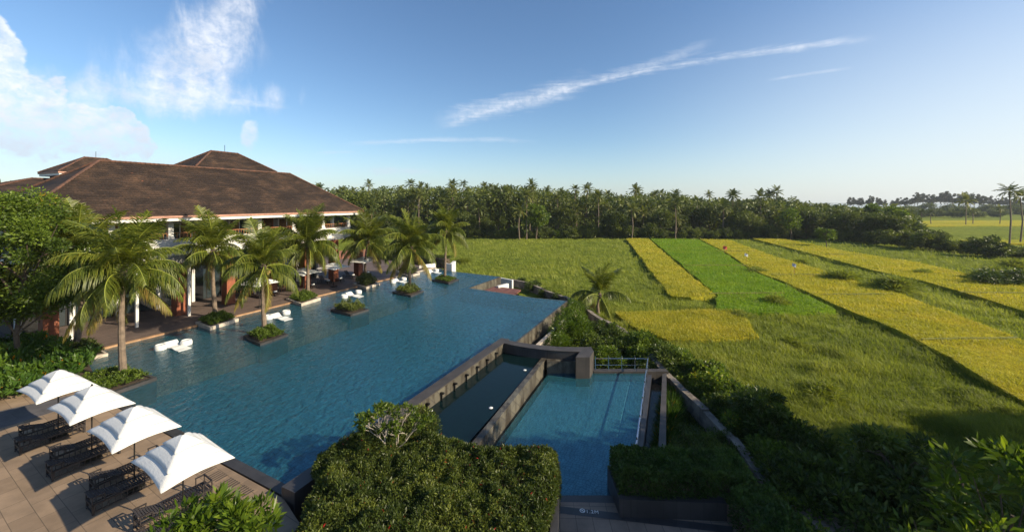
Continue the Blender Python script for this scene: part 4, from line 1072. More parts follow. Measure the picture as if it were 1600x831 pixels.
# ------------------------------------------------------------------ hedges and shrubs
def hedge(name, poly, z0, z1, n, L, Wd, m, label, seed, bumps=.25, spread=.0, core=True, cat='hedge', group=None, stuff=False, zfun=None, rnd_=0.0):
    g = np.random.default_rng(seed); poly = np.array([tuple(p)[:2] for p in poly]); k = len(poly)
    # triangulate fan area by rejection
    lo_, hi_ = poly.min(0), poly.max(0); pts = []
    def inside(p):
        x, y = p[:, 0], p[:, 1]; c = np.zeros(len(p), bool)
        for i in range(k):
            x0, y0 = poly[i]; x1, y1 = poly[(i+1) % k]
            c ^= ((y0 > y) != (y1 > y)) & (x < (x1-x0)*(y-y0)/(y1-y0+1e-12)+x0)
        return c
    ntop = int(n*.68); P2 = np.zeros((0, 2))
    while len(P2) < ntop:
        q = lo_+(hi_-lo_)*g.random((ntop*2, 2)); P2 = np.concatenate([P2, q[inside(q)]])
    P2 = P2[:ntop]
    zt = z1+(vnoise(P2[:,0]*.9+seed, P2[:,1]*.9, seed)-.5)*bumps*1.4+(vnoise(P2[:,0]*3.3, P2[:,1]*3.3, seed+1)-.5)*bumps
    if zfun is not None: zt = zt+zfun(P2)
    if rnd_ > 0:
        dm = np.full(len(P2), 9.0)
        for i in range(k):
            a_, b_ = poly[i], poly[(i+1) % k]; ab = b_-a_; tt = np.clip(((P2-a_)@ab)/(ab@ab), 0, 1); dm = np.minimum(dm, np.linalg.norm(P2-(a_+tt[:, None]*ab), axis=1))
        zt = zt-np.clip(rnd_-dm, 0, None)**2/rnd_*.75
    top = np.column_stack([P2, zt-g.random(ntop)**1.5*.28])
    # sides
    ns = n-ntop; e = np.roll(poly, -1, 0)-poly; ln = np.linalg.norm(e, axis=1); ei = g.choice(k, ns, p=ln/ln.sum()); u = g.random((ns, 1))
    s2 = poly[ei]+e[ei]*u; zz = z0-.08+(z1-z0)*g.random(ns)
    zb = vnoise(s2[:,0]*1.1, s2[:,1]*1.1+zz*1.5, seed+3)-.5
    nr = np.column_stack([e[ei][:,1], -e[ei][:,0]])/ln[ei][:,None]
    ar = np.sum(poly[:,0]*np.roll(poly[:,1],-1)-np.roll(poly[:,0],-1)*poly[:,1])
    if ar < 0: nr = -nr
    s2 = s2+nr*(zb[:,None]*bumps*1.2+spread+.05)-nr*g.random((ns,1))*.2
    zside = np.minimum(zz, z1-rnd_*.6)+((vnoise(s2[:,0]*.9+seed, s2[:,1]*.9, seed)-.5)*bumps if zfun is None else 0)
    side = np.column_stack([s2, zside])
    Pt = np.concatenate([top, side]); dn = np.concatenate([np.tile([0,0,1.],(ntop,1)), np.column_stack([nr, np.full(ns,.4)])])
    d = dn*.9+rdir(n, g)*.85; d /= np.linalg.norm(d, axis=1, keepdims=True)
    V, Fc = leaves(Pt, d, L*(.65+.7*g.random(n)), Wd*(.7+.6*g.random(n)), g)
    tone = vnoise(Pt[:,0]*1.3, Pt[:,1]*1.3+Pt[:,2], seed+7)
    a = np.clip(.5*tone+.5*g.random(n), 0, 1); a = np.where(g.random(n) > .996, 1.0, np.minimum(a, .96))
    if core:
        t = empty(name, (float(poly[:,0].mean()), float(poly[:,1].mean()), z0), 0, label, cat, group)
        o = np_mesh('foliage', V, Fc, M[m], attr=a); rel(o, t)
        z1 = z1-rnd_*.5; c = poly.mean(0); ip = [tuple(c+(p-c)*(1-.34/max(.6, np.linalg.norm(p-c)))) for p in poly]
        mb = MB(); mb.prism(ip, z0, z1-.34-bumps*.5); rel(mb.build('branch_core', M['bark2']), t); return t
    o = np_mesh(name, V, Fc, M[m], attr=a); return tag(o, label, cat, group, 'stuff' if stuff else None)
hz_ = 1.05
hp_ = [P(497,735,hz_), P(500,694,hz_), P(580,668,hz_), P(690,682,hz_), P(760,694,hz_), P(868,697,hz_), P(874,735,hz_), P(838,850,hz_), P(820,960,hz_), P(470,960,hz_), P(455,850,hz_)]
hedge('flowering_hedge', hp_, .1, hz_, 170000, .125, .038, 'hedge', 'large clipped hedge with small red flowers between terrace and small pool', 3, .34, rnd_=.5)
# planter wall under the hedge, kids pool side
a, b = P(880,735,.35), P(845,840,.35)
mb = MB(); mb.prism([(a.x-.1, a.y), (b.x-.1, b.y-4), (b.x-.35, b.y-4), (a.x-.35, a.y)], -2.2, .35)
mb.prism([(a.x-.35, a.y), (a.x-.1, a.y), (-2.2, a.y+.35), (-2.2, a.y)], -2.2, .349)
tag(mb.build('hedge_planter_wall', M['granite']), 'dark granite wall holding the large hedge beside the small pool', 'wall')
# right planter with hedge
q = [P(968,779,-.1), P(1142,800,-.1)]
bx0, bx1 = q[0].x, q[1].x+.1; by = q[0].y
mb = MB(); mb.prism([(bx0, by), (bx1, by-.2), (bx1, by+1.9), (bx0, by+1.9)], -2.2, -.12)
tag(mb.build('hedge_planter', M['granite']), 'dark granite planter box at the near right corner of the small pool', 'planter')
hedge('box_hedge', [(bx0+.12, by+.25), (bx1+1.2, by+.05), (bx1+1.35, by+1.75), (bx0+.12, by+1.8)], -.12, .72, 34000, .12, .06, 'hedge2', 'dense green hedge growing in the dark granite planter box', 5, .22)
hedge('box_hedge', [(bx1+.15, by-.1), (bx1+.1, 8), (bx1+1.5, 8), (bx1+1.75, by+.1)], -1.2, .35, 26000, .12, .06, 'hedge2', 'dense green hedge running from the granite planter towards the camera', 6, .25)
# far hedge at the end of the deck
a, b = P(590,404,.1), P(696,414.5,.1)
hedge('clipped_hedge', [(a.x,a.y),(b.x,b.y),(b.x+.8,b.y+1.6),(a.x+.8,a.y+1.6)], -.5, 1.5, 9000, .22, .09, 'broad', 'dark clipped hedge along the far end of the timber deck', 8, .25)
# frangipani above the hedge
def forktree(name, base, h, spread, label, cat, seed, leafm, barkm, L, Wd, nl, depth=5, r0=.09, lean=(0,0), group=None, thin=.9, startk=.25):
    g = random.Random(seed); t = empty(name, base, 0, label, cat, group); mb = MB(); tips = []
    def grow(p, d, ln, r, k):
        q = p+d*ln; m_ = p.lerp(q, .5)+Vector((g.uniform(-1,1), g.uniform(-1,1), g.uniform(-.5,.5)))*ln*.08
        mb.tube([p, m_, q], [r, r*.85, r*.68], 6)
        if k == 0: tips.append((q, d)); return
        for j in range(3 if g.random() < .35 else 2):
            a = g.uniform(0, 6.28); e = (d+Vector((math.cos(a), math.sin(a), g.uniform(-.05,.4)))*spread).normalized()
            grow(q, e, ln*g.uniform(.68,.9), r*.68, k-1)
    for j in range(3):
        a = j*2.1+g.uniform(-.4,.4); grow(Vector((0,0,0)), Vector((math.cos(a)*.5+lean[0], math.sin(a)*.5+lean[1], 1)).normalized(), h*startk, r0, depth)
    mb.build('trunk', M[barkm], t)
    gg = np.random.default_rng(seed); T = np.array([p for p, d in tips]); Dn = np.array([d for p, d in tips]); k = np.repeat(np.arange(len(T)), nl); n = len(k)
    keep = gg.random(n) < thin; k = k[keep]; n = len(k)
    d = rdir(n, gg)*.9+Dn[k]*.8+np.array([0,0,.15]); d /= np.linalg.norm(d, axis=1, keepdims=True)
    V, Fc = leaves(T[k]-Dn[k]*gg.random((n,1))*.12, d, L*(.7+.6*gg.random(n)), Wd*(.7+.6*gg.random(n)), gg)
    np_mesh('foliage', V, Fc, M[leafm], t, attr=gg.random(n)); return t
b_ = P(606,722,.4); forktree('frangipani_tree', b_, 2.9, .62, 'bare branched frangipani tree rising out of the large hedge', 'tree', 4, 'lime', 'palebark', .19, .055, 12, 5, .034, (.15,.25), startk=.22, thin=.85)
# rounded bush on the hedge's far corner by the basin wall
def bush_mesh(name, r, h, nleaf, L, Wd, m, seed, ncl=22, shell=.5):
    V, Fc, a = clumpcrown((0,0,h*.45), (r*.8, r*.8, h*.5), ncl, nleaf, L, Wd, r*.33, seed, shell)
    V[:, 2] = np.maximum(V[:, 2], .02); return np_mesh(name, V, Fc, M[m], attr=a, link=False)
def tree_mesh(r, h, nleaf, L, Wd, m, seed, ncl=34, cl=.3):
    V, Fc, a = clumpcrown((0,0,h*.62), (r*.82, r*.82, h*.34), ncl, nleaf, L, Wd, r*cl, seed, .45)
    return np_mesh('crown', V, Fc, M[m], attr=a, link=False)
def skel_mesh(r, h, r0, seed, m='bark2', nb=9, wob=.2):
    g = random.Random(seed); mb = MB(); pts = trunkmesh(mb, (0,0,-.2), (g.uniform(-.2,.2), g.uniform(-.2,.2), h*.72), r0, r0*.35, seed, wob)
    for k in range(nb):
        p = pts[3+k % 4]; a = k*2.4; e = Vector((math.cos(a)*r*.62, math.sin(a)*r*.62, h*(.5+.3*g.random())))
        mb.tube([p, p.lerp(e, .5)+Vector((0,0,.1*h)), e], [r0*.5, r0*.32, r0*.12], 5)
    o = mb.build('trunk', M[m]); me = o.data; bpy.data.objects.remove(o); return me
def plant(name, crown, trunk, loc, rz, sc, label, cat, group=None):
    t = empty(name, loc, rz, label, cat, group); obj_from('crown', crown, t, None, 0, sc)
    if trunk: obj_from('trunk', trunk, t, None, 0, sc)
    return t
c = P(655,690,.3); o = obj_from('rounded_shrub', bush_mesh('rounded_shrub', 1.0, 1.5, 5000, .14, .045, 'hedge', 61), None, c); tag(o, 'rounded dark shrub between the frangipani and the dark basin', 'shrub')
# terrace side: bed of broad leaves with orange flowers on the left
def bedplants(poly, n, L, Wd, m, hgt, seed, label, name='leafy_bed', zb=.1):
    g = np.random.default_rng(seed); poly = np.array([tuple(p)[:2] for p in poly]); lo_, hi_ = poly.min(0), poly.max(0)
    q = lo_+(hi_-lo_)*g.random((n*3, 2)); x, y = q[:,0], q[:,1]; cc = np.zeros(len(q), bool); k = len(poly)
    for i in range(k):
        x0, y0 = poly[i]; x1, y1 = poly[(i+1) % k]; cc ^= ((y0 > y) != (y1 > y)) & (x < (x1-x0)*(y-y0)/(y1-y0+1e-12)+x0)
    q = q[cc][:n]; n = len(q); hN = vnoise(q[:,0]*.8, q[:,1]*.8, seed)
    z = zb+hgt*(.3+.9*hN)*g.random(n)**.5
    d = rdir(n, g)*.75+np.array([0,0,.85]); d /= np.linalg.norm(d, axis=1, keepdims=True)
    V, Fc = leaves(np.column_stack([q, z]), d, L*(.6+.8*g.random(n)), Wd*(.6+.8*g.random(n)), g)
    a = np.where(g.random(n) > .985, .99, np.clip(.1+.6*hN+.3*g.random(n), 0, .93))
    return tag(np_mesh(name, V, Fc, M[m], attr=a), label, 'ground cover', None, 'stuff')
bedplants([P(150,566,.1), P(112,560,.1), P(60,540,.1), P(-120,560,.1), P(-120,650,.1), P(-30,640,.1), P(110,606,.1)], 17000, .42, .12, 'bed', 1.15, 71, 'broad leaved plants with orange flowers in the left planting bed')
for (px, py, lb) in ((58,600,'round leafy shrub nearest the left bed edge'),):
    pass
# ------------------------------------------------------------------ big tree on the left
V, Fc, a = clumpcrown((0,0,6.3), (3.5, 3.9, 5.7), 190, 60000, .20, .10, 1.0, 77, .6)
big = empty('leafy_tree', P(26,572,.1), 0, 'large leafy tree with small yellow green leaves at the left edge', 'tree')
np_mesh('crown', V, Fc, M['lime'], big, attr=a)
mb = MB(); g_ = random.Random(2); pts = trunkmesh(mb, (0,0,-.2), (.3,.2,8), .16, .07, 3, .3)
for k in range(18):
    p = pts[2+k % 6]; an_ = k*2.4; e = Vector((math.cos(an_)*g_.uniform(2,3.8), math.sin(an_)*g_.uniform(2,3.8), g_.uniform(3.5,11)))
    mb.tube([p, p.lerp(e,.5)+Vector((0,0,.5)), e], [.07,.045,.015], 5)
mb.build('trunk', M['bark2'], big)
big2 = empty('leafy_tree', Vector((-37.5, 24.5, .1)), 0, 'second leafy tree behind the large one, cut by the left edge', 'tree')
V, Fc, a = clumpcrown((0,0,4.6), (4.0, 3.6, 4.2), 80, 16000, .21, .10, 1.0, 78, .6)
np_mesh('crown', V, Fc, M['broad'], big2, attr=a); mb = MB(); trunkmesh(mb, (0,0,-.2), (.2,.1,5), .14, .06, 4, .2); mb.build('trunk', M['bark2'], big2)

# ------------------------------------------------------------------ boundary wall
bw = [(800,436),(821,440.5),(850,452),(882,462.6),(905,475),(925,488),(946,501),(974,515),(995,536),(1015,554),(1031,570),(1050,590),(1068,609),(1103,640),(1146,684),(1175,722),(1198,752),(1221,795),(1236,840),(1250,900)]
pts = [P(x, y, -.95) for x, y in bw]; mb = MB()
for k in range(len(pts)-1):
    a, b = pts[k], pts[k+1]; t = (b-a).normalized(); n = Vector((-t.y, t.x, 0)); wv_ = .06*math.sin(k*2.3)
    mb.prism([p[:2] for p in (a-n*.17, b-n*.17, b+n*.17, a+n*.17)], -3.3, -.95+wv_-.12)
    mb.prism([p[:2] for p in (a-n*.21, b-n*.21, b+n*.21, a+n*.21)], -.95+wv_-.12, -.95+wv_)
tag(mb.build('boundary_wall', M['boundary']), 'weathered stone boundary wall curving between hotel garden and rice field', 'wall')

# ------------------------------------------------------------------ shrubs between pool and field, and bank on the right
BM = {}
for k in range(4): BM['a', k] = bush_mesh('shrub', 1.0, 1.5, 2600, .17, .06, 'darkleaf', 200+k)
for k in range(3): BM['g', k] = bush_mesh('shrub', 1.0, 1.9, 3400, .22, .035, 'bright', 210+k, 30)
for k in range(3): BM['l', k] = bush_mesh('shrub', 1.0, 1.5, 2200, .17, .08, 'lime', 220+k)
def shrub(px, py, r, kind, label, group=None, zs=1.0, z=G, cat='shrub', nm='shrub'):
    k = rnd.randrange(4 if kind == 'a' else 3); o = obj_from(nm, BM[kind, k], None, P(px, py, z), rnd.uniform(0, 6.28), (r, r, r*zs)); return tag(o, label, cat, group)
gb = 'bright feathery shrubs below the pool edge'
for (px, py, r, zs), lb in zip(((895,520,1.3,1.3),(880,545,1.5,1.2),(908,540,1.3,1.3),(868,560,1.2,1.0),(903,502,1.1,1.2)), ('middle one of the clump', 'largest, against the pale curb', 'nearest the boundary wall', 'nearest the dark basin wall', 'farthest one at the curb corner')):
    shrub(px, py, r, 'g', 'bright feathery green shrub below the pool edge, '+lb, gb, zs)
gd = 'shrubs along the inside of the boundary wall'
for px, py, r in ((935,525,1.1),(955,540,1.4),(930,560,1.5),(975,560,1.4),(1000,572,1.1),(950,580,1.3),(985,545,1.0),(1010,590,1.0),(830,458,1.2),(850,466,1.0),(870,474,.9),(815,449,1.0),(838,450,.9),(915,500,1.0)):
    shrub(px, py, r, 'a' if rnd.random() < .75 else 'l', 'leafy shrub on the garden side of the boundary wall', gd)
shrub(812, 448, .9, 'l', 'pale flowering shrub beside the white parapet walls')
shrub(1000, 575, 1.2, 'l', 'yellow green rounded shrub by the far right corner of the small pool')
gl = 'strappy plants between the small pool coping and boundary wall'
SM = []
for k in range(3):
    g = np.random.default_rng(300+k); n = 240; an_ = g.random(n)*6.28; sp_ = .15+.75*g.random(n)
    d = np.column_stack([np.cos(an_)*sp_, np.sin(an_)*sp_, np.ones(n)]); d /= np.linalg.norm(d, axis=1, keepdims=True)
    V, Fc = leaves(np.column_stack([np.cos(an_)*.1, np.sin(an_)*.1, np.zeros(n)]), d, .75+.45*g.random(n), .05, g)
    a = np.where(g.random(n) > .97, .99, .9*g.random(n)); SM.append(np_mesh('strap_plant', V, Fc, M['bed'], attr=a, link=False))
for k in range(20):
    t = k/19; px = 1050+rnd.uniform(-6, 14)-(18*t); py = 615+115*t
    o = obj_from('strap_plant', SM[k % 3], None, P(px, py, -1.95), rnd.uniform(0,6), rnd.uniform(.85,1.25)); tag(o, 'strap leaved plant in the bed right of the small pool coping', 'plant', gl)
for px, py, r in ((1075,712,1.0),(1100,725,1.1),(1125,712,.9),(1060,738,1.0),(1095,748,1.1),(1130,742,1.1),(1150,735,.9),(1040,745,.9),(1140,765,1.0),(1165,760,1.0)):
    shrub(px, py, r*.95, 'a', 'low dark shrub behind the box hedge below the boundary wall', 'low dark shrubs behind the box hedge')
bank = 'tangled shrubs on the field side of the boundary wall'
kk = 0
for (x0, y0), (x1, y1) in zip(bw[7:-1], bw[8:]):
    for j in range(7):
        t = rnd.random(); off_ = rnd.random()**1.2; y = y0+(y1-y0)*t+rnd.uniform(-6, 26)*0+off_*8; x = x0+(x1-x0)*t+18+off_*(30+ (y0-500)*.42)
        d_ = 1.0+rnd.random()*.7
        o = shrub(x, y+34, d_*.9, 'a' if rnd.random() < .8 else 'l', 'tangled shrub on the overgrown bank outside the boundary wall', bank, .75+.4*rnd.random()); kk += 1
for px, py, r in ((1275,800,1.5),(1310,770,1.3),(1340,820,1.6),(1290,840,1.5),(1370,790,1.2),(1420,840,1.5),(1260,770,1.3),(1460,820,1.2),(1380,850,1.6),(1330,870,1.6),(1250,840,1.4),(1480,860,1.5),(1540,850,1.4)):
    shrub(px, py, r, 'a', 'dark shrub in the shaded thicket at the lower right', 'dark shrubs at the lower right')
# climbers on the wall
# small trees on the bank
TM = tree_mesh(1.5, 3.6, 4200, .26, .09, 'darkleaf', 401, 26, .34); TK = skel_mesh(1.5, 3.6, .06, 402)
plant('small_tree', TM, TK, P(1196,705,G), .4, .98, 'slender dark tree standing on the bank right of the boundary wall', 'tree')
TM2 = tree_mesh(2.0, 5.4, 5200, .34, .11, 'darkleaf', 403, 34, .3); TK2 = skel_mesh(2.0, 5.4, .07, 404, 'bark2', 14)
plant('small_tree', TM2, TK2, P(1400,842,G), 1.1, .82, 'dark open crowned tree in the shaded lower right', 'tree')
V, Fc, a = clumpcrown((0,0,3.05), (1.45, 1.0, .95), 48, 2600, .28, .07, .24, 91, .6, up=.6)
ft = empty('broadleaf_tree', (-6.9, 9.0, .1), 0, 'dense bright green shrub top in front of the nearest terrace parasol', 'tree'); np_mesh('crown', V, Fc, M['bright'], ft, attr=a)
mb = MB(); trunkmesh(mb, (0,0,-.1), (.1,0,3.0), .09, .05, 5, .1)
for k in range(8): mb.tube([(0,0,1.6), (math.cos(k*.8)*.5, math.sin(k*.8)*.4, 2.5), (math.cos(k*.8)*.95, math.sin(k*.8)*.8, 3.3)], [.04,.03,.012], 5)
mb.build('trunk', M['bark2'], ft)
# bright foliage close to the camera, lower right and lower left
for i, (x_, y_, zc, rr, nl, lb) in enumerate(((11.5, 9.2, 6.05, (1.25,1.1,1.15), 1100, 'sunlit tree top with long bright leaves in the lower right corner'), (9.9, 9.0, 5.0, (.7,.7,.7), 340, 'small sunlit tree top low beside the bright corner tree'))):
    t = empty('broadleaf_tree', (x_, y_, -2.0), 0, lb, 'tree'); V, Fc, a = clumpcrown((0,0,zc), rr, 34-12*i, nl, .33, .095, .26, 95+i, .8, up=.5); np_mesh('crown', V, Fc, M['bright'], t, attr=a)
    mb = MB(); trunkmesh(mb, (0,0,-.1), (.1,0,zc-.3), .07, .03, 8, .1)
    for k in range(16):
        an_ = k*2.4; e_ = (math.cos(an_)*rr[0]*.8, math.sin(an_)*rr[1]*.8, zc+rr[2]*(-.5+1.1*(k % 5)/4)); mb.tube([(0,0,zc-1.6), (e_[0]*.5, e_[1]*.5, zc-.6), e_], [.03,.02,.008], 5)
    mb.build('trunk', M['bark2'], t)
0 and forktree('broadleaf_tree', Vector((11.2, 8.6, -2.0)), 6.6, .34, 'sunlit tree top with long leaves in the lower right corner', 'tree', 12, 'bright', 'bark2', .32, .10, 15, 5, .035, (.0,.0), startk=.27)
0 and forktree('broadleaf_tree', Vector((6.4, 7.6, -2.0)), 5.0, .34, 'smaller sunlit tree top low at the right of the frame', 'tree', 14, 'bright', 'bark2', .30, .09, 7, 4, .05, startk=.27)
0 and forktree('frangipani_tree', Vector((-6.95, 9.0, .1)), 4.15, .42, 'bright green frangipani tree top in front of the nearest parasol', 'tree', 21, 'bright', 'bark2', .25, .06, 9, 5, .022, (.0,.0), startk=.27)
forktree('broadleaf_tree', Vector((-6.0, 7.7, .1)), 3.6, .32, 'dark green leafy tree top at the bottom edge of the terrace', 'tree', 23, 'bright', 'bark2', .30, .10, 12, 5, .03, (.0,.0), startk=.27)

# ------------------------------------------------------------------ rice plots and grass
def sample_poly(poly, n, g, density_near=True):
    """points in polygon, denser near the camera like blades that stay about one pixel wide"""
    poly = np.array(poly); k = len(poly); lo_, hi_ = poly.min(0), poly.max(0); out = np.zeros((0, 2))
    while len(out) < n:
        u = g.random(n*2); y = 1/((1/lo_[1])*(1-u)+(1/hi_[1])*u) if density_near else lo_[1]+(hi_[1]-lo_[1])*u
        x = lo_[0]+(hi_[0]-lo_[0])*g.random(n*2); cc = np.zeros(len(x), bool)
        if density_near: 
            kp_ = g.random(n*2) < (1.0 if True else 0); x = x[kp_]; y = y[kp_]; cc = np.zeros(len(x), bool)
        for i in range(k):
            x0, y0 = poly[i]; x1, y1 = poly[(i+1) % k]; cc ^= ((y0 > y) != (y1 > y)) & (x < (x1-x0)*(y-y0)/(y1-y0+1e-12)+x0)
        out = np.concatenate([out, np.column_stack([x[cc], y[cc]])])
    return out[:n]
def blades(q, z, hgt, wd, g, lean=.45, wind=(-.25, .1)):
    n = len(q); a = g.random(n)*6.28; s = np.column_stack([np.cos(a), np.sin(a), np.zeros(n)])
    d = rdir(n, g)*lean+np.array([wind[0], wind[1], 1.0]); d /= np.linalg.norm(d, axis=1, keepdims=True)
    B = np.column_stack([q, z]); h = hgt[:, None]; w_ = wd[:, None]
    mid = B+d*h*.6; tip = B+d*h; tip += np.column_stack([d[:,0]*.35, d[:,1]*.35, -np.full(n,.12)])*h
    V = np.stack([B-s*w_/2, B+s*w_/2, mid+s*w_*.42, tip, mid-s*w_*.42], 1).reshape(-1, 3)
    b = np.arange(n)*5
    return V, np.concatenate([np.stack([b, b+1, b+2, b+4], 1), np.stack([b+4, b+2, b+3, b+3], 1)])
def tri_fix(name, V, Fc, m, attr):
    # quads whose last two indices coincide become triangles
    me = bpy.data.meshes.new(name); q = Fc[Fc[:,2] != Fc[:,3]]; t = Fc[Fc[:,2] == Fc[:,3]][:, :3]
    n4, n3 = len(q), len(t); li = np.concatenate([q.ravel(), t.ravel()]).astype(np.int32)
    me.vertices.add(len(V)); me.vertices.foreach_set('co', V.astype(np.float32).ravel()); me.loops.add(len(li)); me.loops.foreach_set('vertex_index', li)
    me.polygons.add(n4+n3); ls = np.concatenate([np.arange(n4)*4, n4*4+np.arange(n3)*3]).astype(np.int32)
    me.polygons.foreach_set('loop_start', ls); me.polygons.foreach_set('loop_total', np.concatenate([np.full(n4,4), np.full(n3,3)]).astype(np.int32))
    me.materials.append(m); me.update(calc_edges=True)
    at = me.attributes.new('var', 'FLOAT', 'FACE'); at.data.foreach_set('value', attr.astype(np.float32))
    o = bpy.data.objects.new(name, me); COL.objects.link(o); return o
def ricebase(c1, c2, c3, sc):
    def fn(t, b):
        o = oc(t); n1 = t.noise(t.mapping(o, (1, .6, 1), (0,0,.3)), sc, 8, .8); n2 = t.noise(o, .12, 4, .6); n3 = t.noise(t.mapping(o, (1, 2.2, 1), (0,0,.2)), .9, 5, .65)
        c = t.ramp(n1, [(.28, c1), (.5, c2), (.72, c3)])
        c = t.mix(1.0, c, t.ramp(n2, [(.32,(.78,.92,.85)),(.5,(.95,1.0,.95)),(.7,(1.12,1.0,1.0))]), 'MULTIPLY')
        c = t.mix(1.0, c, t.ramp(n3, [(.3,.72),(.65,1.15)]), 'MULTIPLY')
        t.l(c, b.inputs['Base Color']); t.l(t.bump(t.m('ADD', n1, n3), 1.0, .25), b.inputs['Normal'])
    return fn
M['soil_green'] = mat('grassy_bund', rough=1, fn=mottled((.09,.11,.015),(.22,.21,.03),1.2,.6,12,.05))
M['rb_y'] = mat('ripe_rice_mass', rough=1, spec=.05, fn=ricebase((.15,.145,.012),(.34,.30,.025),(.48,.40,.05), 3.2))
M['rb_g'] = mat('green_rice_mass', rough=1, spec=.05, fn=ricebase((.06,.11,.008),(.125,.215,.012),(.20,.29,.020), 2.6))
def plot(pix, top, kind, n, label, seed, gw=G, bunds=()):
    poly = [P(x, y, top)[:2] for x, y in pix]; g = np.random.default_rng(seed)
    # subdivided edges so the outline wanders a little
    pl = []
    for i in range(len(poly)):
        a, b = np.array(poly[i]), np.array(poly[(i+1) % len(poly)]); L_ = np.linalg.norm(b-a); m_ = max(1, int(L_/2.2))
        nn = np.array([-(b-a)[1], (b-a)[0]])/L_
        for k in range(m_): pl.append(tuple(a+(b-a)*k/m_+(nn*(g.random()-.5)*.38 if k else 0)))
    mb = MB(); mb.prism(pl, gw-.35, top-.12); 
    rt = empty('rice_plot', (float(np.mean([p[0] for p in pl])), float(np.mean([p[1] for p in pl])), gw), 0, label, 'rice plot', 'rice plots in the field')
    rel(mb.build('crop_mass', M['rb_'+kind]), rt)
    for (x0, y0, x1, y1) in bunds:
        a, b = P(x0, y0, top), P(x1, y1, top); t_ = (b-a).normalized(); n_ = Vector((-t_.y, t_.x, 0))*(.05+.0013*a.y); mb = MB()
        m_ = 8; pv = [a.lerp(b, k/m_)+n_*g.uniform(-.8, .8) for k in range(m_+1)]
        for k in range(m_): mb.prism([p[:2] for p in (pv[k]-n_, pv[k+1]-n_, pv[k+1]+n_, pv[k]+n_)], top-.1, top+.035)
        rel(mb.build('bund', M['soil_green']), rt)
    q = sample_poly(pl, n, g); sc = np.clip(q[:,1]/40, .6, 3.0)
    z = np.full(len(q), top-.42)+.12*vnoise(q[:,0]*.5, q[:,1]*.5, seed)
    V, Fc = blades(q, z, (.42+.22*g.random(len(q)))*np.minimum(sc, 1.25)**.5, .055*sc, g, .5)
    a = np.clip(.25+.5*vnoise(q[:,0]*.35, q[:,1]*.5, seed+2)+.4*(g.random(len(q))-.4), 0, 1)
    o = tri_fix('rice_blades', V, Fc, M['rice_'+kind], np.concatenate([a, a])); o['kind'] = 'stuff'; rel(o, rt)
RZ = -1.55
plot([(979,372),(1013,372),(1050,405),(1118,460),(1080,463),(1049,461),(1020,425)], RZ, 'y', 9000, 'narrow ripe yellow rice plot running left of the green strip', 501)
plot([(1016,372),(1090,373),(1130,393),(1170,420),(1230,445),(1306,482),(1250,486),(1121,485),(1122,460),(1056,405)], RZ, 'g', 15000, 'bright green young rice strip between two yellow strips', 502, bunds=((1070,414,1168,414),(1108,458,1225,457)))
plot([(1094,373),(1139,374),(1205,398),(1287,421),(1345,441),(1403,456),(1575,520),(1700,566),(1700,672),(1562,602),(1487,556),(1400,512),(1300,472),(1235,443),(1175,420),(1134,393)], RZ, 'y', 34000, 'widest ripe yellow rice strip crossing the field to the right edge', 503, bunds=((1120,391.5,1180,391.5),(1205,428.5,1300,428),(1283,459.5,1395,458.5),(1440,529,1590,527)))
plot([(1176,372),(1226,373),(1320,391),(1444,411),(1600,447),(1720,474),(1720,520),(1600,484),(1519,459),(1440,437),(1369,422),(1270,396)], RZ, 'y', 15000, 'long ripe yellow rice strip farthest right beside the grass', 504, bunds=((1290,397,1345,397),(1500,456,1600,457)))
plot([(962,486),(1155,482.5),(1172,502),(1186,524),(1120,528),(1042,528),(1000,515)], RZ, 'y', 16000, 'squarish ripe yellow rice plot nearest the boundary wall', 505)
# far yellow plots by the coast
for i, (q_, lb) in enumerate((([(1425,344.5),(1640,343.5),(1660,352),(1430,352.5)], 'far yellow rice plot below the coastal trees'), ([(1500,374),(1700,374),(1720,381),(1520,379)], 'far yellow rice strip behind the dark bushes at the right'))):
    poly = [P(x, y, RZ)[:2] for x, y in q_]; mb = MB(); mb.prism(poly, G-.6, RZ-.2); o = mb.build('rice_plot', M['rb_y']); tag(o, lb, 'rice plot', 'rice plots in the field')
# grass
def wallx(y):            # x of the boundary wall at depth y
    ys = np.array([p.y for p in pts])[::-1]; xs_ = np.array([p.x for p in pts])[::-1]; return np.interp(y, ys, xs_)
pts = [P(x, y, -.95) for x, y in bw]
g = np.random.default_rng(600); n = 330000
u = g.random(n); y = 1/((1/13.0)*(1-u)+(1/140.0)*u); x = wallx(y)+.6+(y*1.42-wallx(y))*g.random(n)
left = y > 62; x = np.where(left, -y*.35+(y*1.42+y*.35)*g.random(n), x)
keep = x > np.where(y > 62, -y*.3, wallx(y)+.6); x, y = x[keep], y[keep]
lum = vnoise(x*.45, y*.45, 9); big_ = vnoise(x*.12, y*.12, 12)
keep = g.random(len(x)) < .35+.75*lum; x, y, lum, big_ = x[keep], y[keep], lum[keep], big_[keep]; n = len(x)
z = G+lumps(x, y)*np.clip((y-8)/10, 0, 1)-.05; sc = np.clip(y/30, .7, 4)
V, Fc = blades(np.column_stack([x, y]), z, (.22+.50*lum+.2*g.random(n))*sc**.25, .032*sc, g, .5, (-.35, .12))
a = np.clip(.15+.55*lum+.35*(big_-.5)+.45*(g.random(n)-.4), 0, 1)
o = tri_fix('grass', V, Fc, M['grass'], np.concatenate([a, a])); tag(o, 'tall wind blown green grass covering the fallow field', 'grass', None, 'stuff')
